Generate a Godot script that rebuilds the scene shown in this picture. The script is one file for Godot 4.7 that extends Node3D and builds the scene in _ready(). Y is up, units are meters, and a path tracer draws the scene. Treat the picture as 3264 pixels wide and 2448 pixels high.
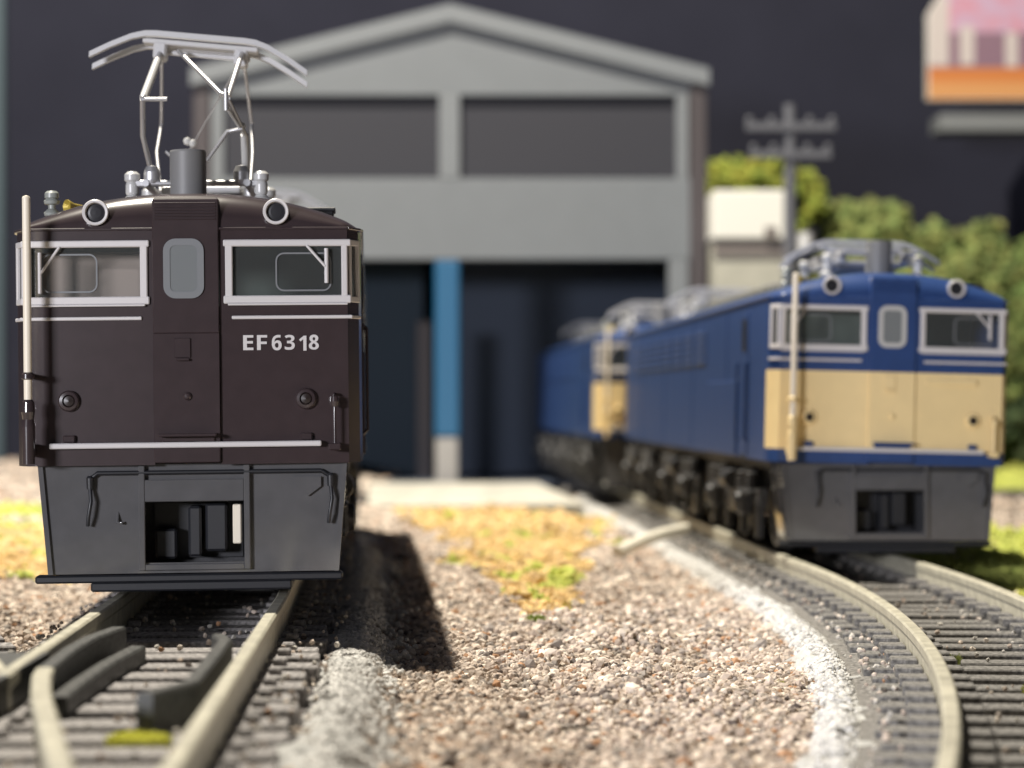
extends Node3D

# ---------------------------------------------------------------- mesh building
class MB:
	var v := PackedVector3Array()
	var n := PackedVector3Array()
	var uv := PackedVector2Array()
	var use_uv := false

	func tri(a: Vector3, b: Vector3, c: Vector3, na: Vector3, nb: Vector3, nc: Vector3) -> void:
		var g := (b - a).cross(c - a)
		if g.dot(na + nb + nc) > 0.0:
			v.append(a); v.append(c); v.append(b)
			n.append(na); n.append(nc); n.append(nb)
		else:
			v.append(a); v.append(b); v.append(c)
			n.append(na); n.append(nb); n.append(nc)

	func quad(a: Vector3, b: Vector3, c: Vector3, d: Vector3, nn: Vector3) -> void:
		tri(a, b, c, nn, nn, nn)
		tri(a, c, d, nn, nn, nn)

	func quads(a: Vector3, b: Vector3, c: Vector3, d: Vector3, na: Vector3, nb: Vector3, nc: Vector3, nd: Vector3) -> void:
		tri(a, b, c, na, nb, nc)
		tri(a, c, d, na, nc, nd)

	# chamfered box: centre, full size, chamfer, axes
	func box(c: Vector3, s: Vector3, ch := 0.0, bs := Basis()) -> void:
		var h := s * 0.5
		var k: float = min(ch, 0.45 * min(s.x, min(s.y, s.z)))
		var ax := [bs.x, bs.y, bs.z]
		for i in 3:
			var j: int = (i + 1) % 3
			var l: int = (i + 2) % 3
			for sg in [-1.0, 1.0]:
				var o: Vector3 = c + ax[i] * (h[i] * sg)
				var a: Vector3 = ax[j] * (h[j] - k)
				var b: Vector3 = ax[l] * (h[l] - k)
				quad(o - a - b, o + a - b, o + a + b, o - a + b, ax[i] * sg)
		if k <= 0.0:
			return
		for i in 3:
			var j: int = (i + 1) % 3
			var l: int = (i + 2) % 3
			for sj in [-1.0, 1.0]:
				for sl in [-1.0, 1.0]:
					var e: Vector3 = ax[i] * (h[i] - k)
					var p: Vector3 = c + ax[j] * (h[j] * sj) + ax[l] * ((h[l] - k) * sl)
					var q: Vector3 = c + ax[j] * ((h[j] - k) * sj) + ax[l] * (h[l] * sl)
					quad(p - e, p + e, q + e, q - e, (ax[j] * sj + ax[l] * sl).normalized())
		for sx in [-1.0, 1.0]:
			for sy in [-1.0, 1.0]:
				for sz in [-1.0, 1.0]:
					var px: Vector3 = c + ax[0] * h.x * sx + ax[1] * (h.y - k) * sy + ax[2] * (h.z - k) * sz
					var py: Vector3 = c + ax[0] * (h.x - k) * sx + ax[1] * h.y * sy + ax[2] * (h.z - k) * sz
					var pz: Vector3 = c + ax[0] * (h.x - k) * sx + ax[1] * (h.y - k) * sy + ax[2] * h.z * sz
					var nn: Vector3 = (ax[0] * sx + ax[1] * sy + ax[2] * sz).normalized()
					tri(px, py, pz, nn, nn, nn)

	func span(lo: Vector3, hi: Vector3, ch := 0.0) -> void:
		box((lo + hi) * 0.5, (hi - lo).abs(), ch)

	# round bar through points
	func tube(pts: Array, r: float, seg := 8, r_end := -1.0) -> void:
		var m := pts.size()
		var rings := []
		var side := Vector3.ZERO
		for i in m:
			var t: Vector3 = (pts[min(i + 1, m - 1)] - pts[max(i - 1, 0)]).normalized()
			if side == Vector3.ZERO:
				side = t.cross(Vector3.UP)
				if side.length() < 0.1:
					side = t.cross(Vector3.RIGHT)
			side = (side - t * side.dot(t)).normalized()
			var up := side.cross(t).normalized()
			var rr := r if r_end < 0.0 else lerpf(r, r_end, float(i) / (m - 1))
			var ring := []
			for k in seg:
				var a := TAU * k / seg
				var d := side * cos(a) + up * sin(a)
				ring.append([pts[i] + d * rr, d])
			rings.append(ring)
			if i == 0 or i == m - 1:
				var nn := -t if i == 0 else t
				for k in range(1, seg - 1):
					tri(ring[0][0], ring[k][0], ring[k + 1][0], nn, nn, nn)
		for i in m - 1:
			for k in seg:
				var a = rings[i][k]
				var b = rings[i][(k + 1) % seg]
				var c = rings[i + 1][(k + 1) % seg]
				var d = rings[i + 1][k]
				quads(a[0], b[0], c[0], d[0], a[1], b[1], c[1], d[1])

	# profile of Vector2(radius, along) spun round an axis
	func lathe(o: Vector3, axis: Vector3, prof: Array, seg := 20) -> void:
		var a := axis.normalized()
		var s := a.cross(Vector3.UP)
		if s.length() < 0.1:
			s = a.cross(Vector3.RIGHT)
		s = s.normalized()
		var t := a.cross(s).normalized()
		for i in prof.size() - 1:
			var p: Vector2 = prof[i]
			var q: Vector2 = prof[i + 1]
			var dl := Vector2(q.y - p.y, -(q.x - p.x)).normalized()
			for k in seg:
				var a0 := TAU * k / seg
				var a1 := TAU * (k + 1) / seg
				var d0 := s * cos(a0) + t * sin(a0)
				var d1 := s * cos(a1) + t * sin(a1)
				var n0 := (d0 * dl.x + a * dl.y).normalized()
				var n1 := (d1 * dl.x + a * dl.y).normalized()
				var A := o + d0 * p.x + a * p.y
				var B := o + d1 * p.x + a * p.y
				var C := o + d1 * q.x + a * q.y
				var D := o + d0 * q.x + a * q.y
				if p.x < 1e-5:
					tri(A, C, D, n0, n1, n0)
				elif q.x < 1e-5:
					tri(A, B, C, n0, n1, n0)
				else:
					quads(A, B, C, D, n0, n1, n1, n0)

	# smooth sheet over rows of points
	func sheet(rows: Array, hint: Vector3) -> void:
		var R := rows.size()
		var C: int = rows[0].size()
		var ns := []
		for i in R:
			var line := PackedVector3Array()
			for j in C:
				var du: Vector3 = rows[i][min(j + 1, C - 1)] - rows[i][max(j - 1, 0)]
				var dv: Vector3 = rows[min(i + 1, R - 1)][j] - rows[max(i - 1, 0)][j]
				var nn := du.cross(dv).normalized()
				line.append(nn if nn.dot(hint) >= 0.0 else -nn)
			ns.append(line)
		for i in R - 1:
			for j in C - 1:
				quads(rows[i][j], rows[i][j + 1], rows[i + 1][j + 1], rows[i + 1][j], ns[i][j], ns[i][j + 1], ns[i + 1][j + 1], ns[i + 1][j])

	# closed cross-section (Vector2: sideways, up) swept along a path on the ground
	func sweep(path: Array, prof: Array) -> void:
		var m := path.size()
		var rows := []
		for i in m:
			var t: Vector3 = path[min(i + 1, m - 1)] - path[max(i - 1, 0)]
			t.y = 0.0
			t = t.normalized()
			var s := t.cross(Vector3.UP).normalized()
			var row := PackedVector3Array()
			for p in prof:
				row.append(path[i] + s * p.x + Vector3.UP * p.y)
			rows.append([row, s, t])
		var c := prof.size()
		for i in m - 1:
			for k in c:
				var e: Vector2 = prof[(k + 1) % c] - prof[k]
				var o := Vector2(e.y, -e.x).normalized()
				var n0: Vector3 = rows[i][1] * o.x + Vector3.UP * o.y
				var n1: Vector3 = rows[i + 1][1] * o.x + Vector3.UP * o.y
				quads(rows[i][0][k], rows[i][0][(k + 1) % c], rows[i + 1][0][(k + 1) % c], rows[i + 1][0][k], n0, n0, n1, n1)
		for e in [0, m - 1]:
			var nn: Vector3 = -rows[e][2] if e == 0 else rows[e][2]
			var mid := Vector3.ZERO
			for k in c:
				mid += rows[e][0][k]
			mid /= c
			for k in c:
				tri(mid, rows[e][0][k], rows[e][0][(k + 1) % c], nn, nn, nn)

	# flat polygon pushed out along an axis
	func prism(pts: Array, push: Vector3) -> void:
		var c := pts.size()
		var mid := Vector3.ZERO
		for p in pts:
			mid += p
		mid /= c
		var nn := push.normalized()
		for k in c:
			var a: Vector3 = pts[k]
			var b: Vector3 = pts[(k + 1) % c]
			tri(mid, a, b, -nn, -nn, -nn)
			tri(mid + push, a + push, b + push, nn, nn, nn)
			var o := (b - a).cross(push).normalized()
			if o.dot((a + b) * 0.5 - mid) < 0.0:
				o = -o
			quad(a, b, b + push, a + push, o)

	func mesh() -> ArrayMesh:
		var m := ArrayMesh.new()
		var a := []
		a.resize(Mesh.ARRAY_MAX)
		a[Mesh.ARRAY_VERTEX] = v
		a[Mesh.ARRAY_NORMAL] = n
		m.add_surface_from_arrays(Mesh.PRIMITIVE_TRIANGLES, a)
		return m


# ---------------------------------------------------------------- helpers
var M := {}
var used := {}
var rng := RandomNumberGenerator.new()
var lumps := FastNoiseLite.new()
var fine := FastNoiseLite.new()

func lin(r: float, g: float, b: float) -> Color:
	return Color(r, g, b).linear_to_srgb()

func mat(key: String, c: Color, rough: float, metal := 0.0) -> StandardMaterial3D:
	var m := StandardMaterial3D.new()
	m.resource_name = key
	m.albedo_color = c
	m.roughness = rough
	m.metallic = metal
	M[key] = m
	return m

func noise_image(sd: int, freq: float, lo: float, hi: float, size := 256, oct := 4) -> ImageTexture:
	var f := FastNoiseLite.new()
	f.seed = sd
	f.frequency = freq
	f.fractal_octaves = oct
	var im := f.get_seamless_image(size, size)
	var out := Image.create(size, size, false, Image.FORMAT_RGB8)
	for y in size:
		for x in size:
			var t: float = lerpf(lo, hi, im.get_pixel(x, y).r)
			out.set_pixel(x, y, Color(t, t, t))
	return ImageTexture.create_from_image(out)

func grain(key: String, tex: Texture2D, scale: float, relief := 0.0, relief_tex: Texture2D = null) -> void:
	var m: StandardMaterial3D = M[key]
	m.uv1_triplanar = true
	m.uv1_scale = Vector3.ONE * scale
	if tex:
		m.albedo_texture = tex
	if relief > 0.0:
		m.heightmap_enabled = true
		m.heightmap_texture = relief_tex if relief_tex else tex
		m.heightmap_scale = relief

func numbered(called: String) -> String:
	var k: int = used.get(called, 0)
	used[called] = k + 1
	return called if k == 0 else "%s_%03d" % [called, k]

func put(parent: Node, called: String, b, m: Material, at := Transform3D()) -> MeshInstance3D:
	var o := MeshInstance3D.new()
	o.mesh = b if b is Mesh else b.mesh()
	o.material_override = m
	o.transform = at
	if parent == self:
		o.name = numbered(called)
	else:
		var k := 0
		var nm := called
		while parent.has_node(nm):
			k += 1
			nm = "%s_%03d" % [called, k]
		o.name = nm
	parent.add_child(o, true)
	return o

# many alike pieces under one parent: names counted here, so the loop stays quick
func piece(parent: Node, called: String, k: int, mesh: Mesh, m: Material, at: Transform3D) -> MeshInstance3D:
	var o := MeshInstance3D.new()
	o.mesh = mesh
	o.material_override = m
	o.transform = at
	o.name = called if k == 0 else "%s_%03d" % [called, k]
	parent.add_child(o, true)
	return o

func tag(o: Node, label: String, category := "", group := "", kind := "") -> void:
	if label: o.set_meta("label", label)
	if category: o.set_meta("category", category)
	if group: o.set_meta("group", group)
	if kind: o.set_meta("kind", kind)

func thing(called: String, label: String, category: String, at := Vector3.ZERO, group := "") -> Node3D:
	var o := Node3D.new()
	o.name = numbered(called)
	o.position = at
	add_child(o, true)
	tag(o, label, category, group)
	return o

func part(parent: Node, called: String, at := Transform3D()) -> Node3D:
	var o := Node3D.new()
	var k := 0
	var nm := called
	while parent.has_node(nm):
		k += 1
		nm = "%s_%03d" % [called, k]
	o.name = nm
	o.transform = at
	parent.add_child(o, true)
	return o

# ---------------------------------------------------------------- where the tracks lie (x across, d = metres from the camera)
func line_one(d: float) -> float:
	return -1.74 - 0.0445 * d if d < 19.0 else -2.5855 - 0.062 * (d - 19.0)

func line_two(d: float) -> float:
	var R := 50.0
	if d < 26.5:
		return 4.095 - (R - sqrt(R * R - (d - 22.5) * (d - 22.5)))
	return 3.935 - 0.045 * (d - 26.5)

const LOW := -0.22          # the blue engines' line lies a little lower

func ground_y(x: float, d: float) -> float:
	var a := line_one(d) + 1.6
	var b := line_two(d) - 1.5
	var t := smoothstep(0.0, 1.0, clampf((x - a) / max(b - a, 0.5), 0.0, 1.0))
	var y := lerpf(-0.50, -0.64, t)
	var free := clampf(min(absf(x - line_one(d)), absf(x - line_two(d))) - 1.5, 0.0, 1.0)
	if d > 43.0 and d < 57.0 and x > -3.6 and x < 1.6: y -= 0.14 * clampf(d - 43.0, 0.0, 1.0)
	return y + free * (0.17 * lumps.get_noise_2d(x * 14.0, d * 14.0) + 0.03 * fine.get_noise_2d(x * 30.0, d * 30.0))

# ---------------------------------------------------------------- scene
func _ready() -> void:
	rng.seed = 63
	lumps.seed = 5
	lumps.frequency = 0.03
	fine.seed = 9
	fine.frequency = 0.05

	var cam := Camera3D.new()
	cam.name = "camera"
	cam.fov = 19.06
	cam.near = 0.5
	cam.far = 300.0
	cam.position = Vector3(0, 1.62, 0)
	cam.rotation.x = 0.00719
	var at := CameraAttributesPhysical.new()
	at.frustum_focal_length = 71.5
	at.frustum_near = 0.5
	at.frustum_far = 300.0
	at.frustum_focus_distance = 18.5
	at.exposure_aperture = 0.44
	cam.attributes = at
	add_child(cam)
	cam.fov = 19.06

	var we := WorldEnvironment.new()
	we.name = "room_air"
	var e := Environment.new()
	e.background_mode = Environment.BG_COLOR
	e.background_color = lin(0.026, 0.027, 0.033)
	e.tonemap_mode = Environment.TONE_MAPPER_LINEAR
	e.tonemap_exposure = 1.0
	e.sdfgi_enabled = true
	e.ssao_enabled = true
	e.ssil_enabled = true
	we.environment = e
	add_child(we)

	var key := OmniLight3D.new()
	key.name = "showcase_lamp"
	key.position = Vector3(-11.5, 46.0, -35.5)
	key.light_color = Color(1.0, 0.965, 0.90)
	key.light_energy = 5500.0
	key.light_size = 0.6
	key.omni_range = 150.0
	key.omni_attenuation = 2.0
	key.shadow_enabled = true
	add_child(key)

	var fill := AreaLight3D.new()
	fill.name = "room_lamp"
	fill.area_size = Vector2(12, 6)
	fill.position = Vector3(-33, 8, 38)
	add_child(fill)
	fill.look_at_from_position(Vector3(-33, 8, 38), Vector3(1, 1, -24))
	fill.light_color = Color(0.97, 0.97, 1.0)
	fill.light_energy = 3800.0
	fill.area_range = 200.0
	fill.shadow_enabled = true

	materials()
	backdrop_and_ground()
	shed()
	tracks()
	engines()
	background_things()
	loose_ground()
	small_things()


func materials() -> void:
	var soft := noise_image(1, 0.02, 0.93, 1.0)
	var blotch := noise_image(2, 0.012, 0.35, 1.0)
	var faint := noise_image(7, 0.02, 0.975, 1.0)
	var mild := noise_image(6, 0.014, 0.72, 1.0)
	var dust2 := noise_image(8, 0.05, 0.45, 1.0, 256, 5)
	var speck := noise_image(3, 0.09, 0.6, 1.0)
	var dust := noise_image(4, 0.05, 0.25, 1.0, 256, 5)
	mat("brown", lin(0.048, 0.034, 0.036), 0.22); grain("brown", soft, 0.9, 0.02, speck)
	M.brown.clearcoat_enabled = true
	M.brown.clearcoat = 0.6
	M.brown.clearcoat_roughness = 0.13
	mat("blue", lin(0.024, 0.06, 0.19), 0.38); grain("blue", soft, 0.9, 0.03, speck)
	mat("cream", lin(0.86, 0.67, 0.35), 0.42); grain("cream", faint, 0.6)
	mat("skirt", lin(0.115, 0.114, 0.118), 0.08); grain("skirt", soft, 0.7)
	M.skirt.metallic_specular = 0.72
	mat("white_trim", lin(0.62, 0.60, 0.60), 0.38)
	mat("pole", lin(0.88, 0.80, 0.66), 0.45)
	mat("gasket", lin(0.17, 0.18, 0.19), 0.5)
	mat("gasket_white", lin(0.48, 0.48, 0.47), 0.5)
	mat("black", lin(0.018, 0.019, 0.023), 0.4)
	mat("dark", lin(0.035, 0.036, 0.042), 0.5); grain("dark", speck, 1.5)
	mat("bogie", lin(0.075, 0.075, 0.08), 0.42); grain("bogie", dust, 1.3)
	mat("steel", lin(0.55, 0.55, 0.56), 0.3, 0.9)
	mat("silver", lin(0.58, 0.58, 0.59), 0.42, 0.7)
	mat("slider", lin(0.60, 0.60, 0.61), 0.38, 0.1)
	mat("insulator", lin(0.55, 0.55, 0.54), 0.3)
	mat("insulator_green", lin(0.30, 0.32, 0.30), 0.35)
	mat("brass", lin(0.50, 0.38, 0.07), 0.35, 0.3)
	mat("grey_roof", lin(0.20, 0.20, 0.20), 0.5)
	mat("roof_deck", lin(0.26, 0.26, 0.22), 0.6); grain("roof_deck", dust, 1.2)
	mat("lens", lin(0.02, 0.02, 0.024), 0.3)
	mat("tail_lens", lin(0.02, 0.013, 0.012), 0.35)
	mat("cab_green", lin(0.06, 0.085, 0.07), 0.6)
	mat("reflection_tan", lin(0.36, 0.30, 0.255), 0.6)  # reflection in the left front pane, put into a colour
	var g := mat("pane", lin(0.75, 0.8, 0.78), 0.06)
	g.albedo_color.a = 0.03
	g.transparency = BaseMaterial3D.TRANSPARENCY_ALPHA
	mat("rail", lin(0.70, 0.665, 0.53), 0.4, 0.05); grain("rail", mild, 0.8)
	mat("rail_side", lin(0.20, 0.19, 0.15), 0.6)
	mat("rail_dark", lin(0.125, 0.128, 0.12), 0.5); grain("rail_dark", dust, 1.2)
	mat("tie_pale", lin(0.54, 0.51, 0.50), 0.8); grain("tie_pale", dust2, 1.4, 1.0)
	mat("tie_dark", lin(0.35, 0.335, 0.315), 0.75); grain("tie_dark", dust2, 1.4, 1.0)
	mat("roadbed", lin(0.40, 0.38, 0.355), 0.9); grain("roadbed", dust2, 1.3, 3.0)
	mat("roadbed_dark", lin(0.15, 0.13, 0.125), 0.9); grain("roadbed_dark", dust, 1.0, 1.0)
	mat("plaster", lin(0.66, 0.66, 0.64), 0.85); grain("plaster", mild, 1.3, 2.5, dust)
	mat("soil", lin(0.42, 0.35, 0.28), 0.95); grain("soil", blotch, 0.18, 1.0, speck)
	mat("backdrop", lin(0.026, 0.027, 0.040), 0.9); grain("backdrop", soft, 0.05)
	M.backdrop.metallic_specular = 0.15
	mat("edge", lin(0.05, 0.08, 0.095), 0.6)
	mat("shed_wall", lin(0.150, 0.165, 0.18), 0.6); grain("shed_wall", faint, 0.2)
	mat("shed_trim", lin(0.165, 0.18, 0.195), 0.6); grain("shed_trim", faint, 0.2)
	mat("shed_post", lin(0.05, 0.042, 0.046), 0.6)
	mat("shed_pane", lin(0.02, 0.021, 0.03), 0.7)
	mat("shed_inside", lin(0.05, 0.066, 0.10), 0.8)
	mat("shed_teal", lin(0.005, 0.02, 0.038), 0.7)
	mat("cyan", lin(0.006, 0.085, 0.19), 0.45)
	mat("concrete", lin(0.76, 0.73, 0.63), 0.85); grain("concrete", mild, 0.25)
	mat("concrete_grey", lin(0.33, 0.32, 0.31), 0.85); grain("concrete_grey", soft, 0.3)
	mat("house_white", lin(0.72, 0.71, 0.65), 0.7)
	mat("house_wall", lin(0.44, 0.43, 0.36), 0.8); grain("house_wall", soft, 0.3)
	mat("house_dark", lin(0.16, 0.14, 0.13), 0.7)
	mat("wood_pole", lin(0.10, 0.104, 0.12), 0.7)
	mat("bark", lin(0.07, 0.055, 0.04), 0.9)
	mat("strip", lin(0.80, 0.76, 0.64), 0.5)
	mat("kerb", lin(0.06, 0.06, 0.06), 0.8)
	mat("shelf_grey", lin(0.16, 0.17, 0.175), 0.6)
	for k in ["stone", "leaf", "turf"]:
		var m := mat(k, Color.WHITE, 0.9)
		m.vertex_color_use_as_albedo = true


# ---------------------------------------------------------------- setting
func backdrop_and_ground() -> void:
	var b := MB.new()
	b.span(Vector3(-60, -3, -79), Vector3(60, 60, -78))
	var w := put(self, "backdrop_wall", b, M.backdrop)
	tag(w, "plain dark blue grey board standing behind the whole layout", "backdrop", "", "structure")
	b = MB.new()
	b.span(Vector3(-18.6, -3, -77.99), Vector3(-17.27, 40, -77.6), 0.05)
	put(w, "edge_strip", b, M.edge)

	b = MB.new()
	var rows := []
	var d := 5.2
	while d < 78.01:
		var row := PackedVector3Array()
		var x := -34.0
		while x <= 34.01:
			row.append(Vector3(x, ground_y(x, d), -d))
			x += 0.4 if absf(x) < 8.0 else 1.0
		rows.append(row)
		d += 0.4 if d < 40 else 1.0
	b.sheet(rows, Vector3.UP)
	tag(put(self, "ground", b, M.soil), "tan grey gravelly ground of the model layout between and beside the tracks", "ground", "", "structure")

	# apron of pale concrete before the shed, between the two tracks
	b = MB.new()
	var top := -0.40
	var poly := [Vector3(-2.78, top - 0.13, -44.0), Vector3(1.42, top - 0.13, -44.6), Vector3(1.30, top - 0.13, -46.5), Vector3(0.62, top - 0.13, -56.4), Vector3(-3.5, top - 0.13, -56.4)]
	b.prism(poly, Vector3(0, 0.13, 0))
	b.box(Vector3(0.9, top - 0.2, -45.2), Vector3(0.9, 0.13, 0.8), 0.0)
	tag(put(self, "pavement", b, M.concrete), "pale cream concrete apron slab before the shed doorway, broken along its near edge", "pavement", "", "structure")
	# dark kerb far right, beyond the grass
	b = MB.new()
	b.span(Vector3(10.4, -0.75, -51.6), Vector3(24.0, -0.38, -50.9), 0.04)
	tag(put(self, "kerb", b, M.kerb), "low dark kerb running across behind the grass beyond the blue engine", "kerb", "", "structure")


func shed() -> void:
	var z := -56.8
	var cx := -1.54
	var hw := 6.38
	var s := thing("engine_shed", "grey two track engine shed with gabled front, long dark windows and blue doorway post", "shed", Vector3(cx, -0.5, z))
	# shed coordinates: x from its middle, y from the ground, z towards the viewer
	var eave := 10.35
	var peak := 11.95
	var b := MB.new()
	b.prism([Vector3(-hw + 0.3, 9.72, -0.3), Vector3(hw - 0.3, 9.72, -0.3), Vector3(hw - 0.3, eave - 0.25, -0.3), Vector3(0, peak - 0.2, -0.3), Vector3(-hw + 0.3, eave - 0.25, -0.3)], Vector3(0, 0, 0.3))
	b.span(Vector3(-hw + 0.3, 5.62, -0.3), Vector3(hw - 0.3, 7.64, 0.0), 0.02)
	var wall := put(s, "wall", b, M.shed_wall)
	b = MB.new()
	b.span(Vector3(-0.27, 7.64, -0.3), Vector3(0.25, 9.72, 0.01), 0.02)
	put(wall, "mullion", b, M.shed_trim)
	for sd in [-1.0, 1.0]:
		b = MB.new()
		b.span(Vector3(0.25 * sd if sd > 0 else -0.27, 7.64, -0.24), Vector3(sd * (hw - 0.75), 9.72, -0.18))
		var win := put(s, "window", b, M.shed_pane)
		b = MB.new()
		b.span(Vector3(sd * (hw - 0.75), 7.64, -0.3), Vector3(sd * (hw - 0.45), 9.72, -0.005), 0.02)
		put(win, "frame", b, M.shed_trim)
		# corner post, its shade side put in as dark colour, with paler inner jamb
		b = MB.new()
		b.span(Vector3(sd * (hw - 0.42), 0.0, -0.45), Vector3(sd * hw, eave - 0.35, 0.06), 0.03)
		put(s, "post", b, M.shed_post)
		b = MB.new()
		b.span(Vector3(sd * (hw - 0.95), 0.0, -0.3), Vector3(sd * (hw - 0.44), 5.62, 0.0), 0.03)
		put(s, "door_jamb", b, M.shed_trim)
		b = MB.new()
		b.span(Vector3(sd * (hw - 0.25), 0.0, -20.0), Vector3(sd * hw, eave - 0.35, -0.46))
		put(s, "side_wall", b, M.shed_wall)
		# fascia board along the gable slope and the roof plane behind it
		var a := Vector2(0, peak)
		var c := Vector2(sd * (hw + 0.05), eave)
		b = MB.new()
		b.prism([Vector3(a.x, a.y - 0.42, 0.0), Vector3(a.x, a.y, 0.0), Vector3(c.x, c.y, 0.0), Vector3(c.x, c.y - 0.42, 0.0)], Vector3(0, 0, 0.2))
		put(s, "fascia", b, M.shed_trim)
		b = MB.new()
		b.prism([Vector3(a.x, a.y - 0.2, -20.1), Vector3(a.x, a.y - 0.02, -20.1), Vector3(c.x, c.y - 0.02, -20.1), Vector3(c.x, c.y - 0.2, -20.1)], Vector3(0, 0, 20.1))
		put(s, "roof", b, M.shed_trim)
	b = MB.new()
	b.span(Vector3(-hw, 0.0, -20.4), Vector3(hw, eave - 0.3, -20.1))
	b.span(Vector3(-hw + 0.26, 0.0, -20.08), Vector3(hw - 0.26, 0.06, -0.4))
	put(s, "back_wall", b, M.shed_inside)
	b = MB.new()
	b.span(Vector3(-hw + 1.0, 0.06, -6.2), Vector3(-0.9, 6.4, -6.0))
	put(s, "inner_screen", b, M.shed_teal)
	b = MB.new()
	b.span(Vector3(-0.2, 0.06, -8.2), Vector3(hw - 0.4, 7.4, -8.0))
	put(s, "inner_screen", b, M.shed_inside)  # added panel that lifts the dark right doorway to a dim blue
	b = MB.new()
	b.span(Vector3(-0.95, 0.06, -3.2), Vector3(-0.55, 4.2, -2.9), 0.03)
	put(s, "inner_post", b, M.shed_post)
	b = MB.new()
	b.span(Vector3(-0.38, 1.22, -0.32), Vector3(0.24, 5.6, 0.03), 0.05)
	put(s, "door_post", b, M.cyan)
	b = MB.new()
	b.span(Vector3(-0.36, 0.0, -0.3), Vector3(0.2, 1.2, 0.0), 0.03)
	put(s, "post_foot", b, M.concrete_grey)


# ---------------------------------------------------------------- tracks
func rail_profile(w := 0.1, h := 0.27) -> Array:
	return [Vector2(-w * 0.42, -h), Vector2(w * 0.42, -h), Vector2(w * 0.40, -0.10), Vector2(w * 0.5, -0.075), Vector2(w * 0.5, -0.014), Vector2(w * 0.5 - 0.016, 0.0), Vector2(-w * 0.5 + 0.016, 0.0), Vector2(-w * 0.5, -0.014), Vector2(-w * 0.5, -0.075), Vector2(-w * 0.40, -0.10)]

func slim_profile(w: float, top: float, bottom: float) -> Array:
	return [Vector2(-w * 0.5, bottom), Vector2(w * 0.5, bottom), Vector2(w * 0.5, top - 0.015), Vector2(w * 0.5 - 0.015, top), Vector2(-w * 0.5 + 0.015, top), Vector2(-w * 0.5, top - 0.015)]

func along(f: Callable, off: float, d0: float, d1: float, y: float, step := 0.5) -> Array:
	var out := []
	var d := d0
	while d < d1 + 0.001:
		var x: float = f.call(d)
		var s: float = (f.call(d + 0.05) - f.call(d - 0.05)) / 0.1
		var l := sqrt(1.0 + s * s)
		out.append(Vector3(x + off / l, y, -d + off * s / l))
		d += step
	return out

func tie_mesh(left: float, right: float, chairs: Array, sd: int, wide := 0.26, chair := 1.0) -> ArrayMesh:
	var b := MB.new()
	var r := RandomNumberGenerator.new()
	r.seed = sd
	b.span(Vector3(left, -0.40, -wide * 0.5), Vector3(right, -0.235 - r.randf() * 0.006, wide * 0.5), 0.012)
	for c in chairs:
		for k in [-1.0, 1.0]:
			b.box(Vector3(c + k * 0.15, -0.215, 0), Vector3(0.18, 0.09, 0.2) * chair, 0.012)
	return b.mesh()

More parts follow.
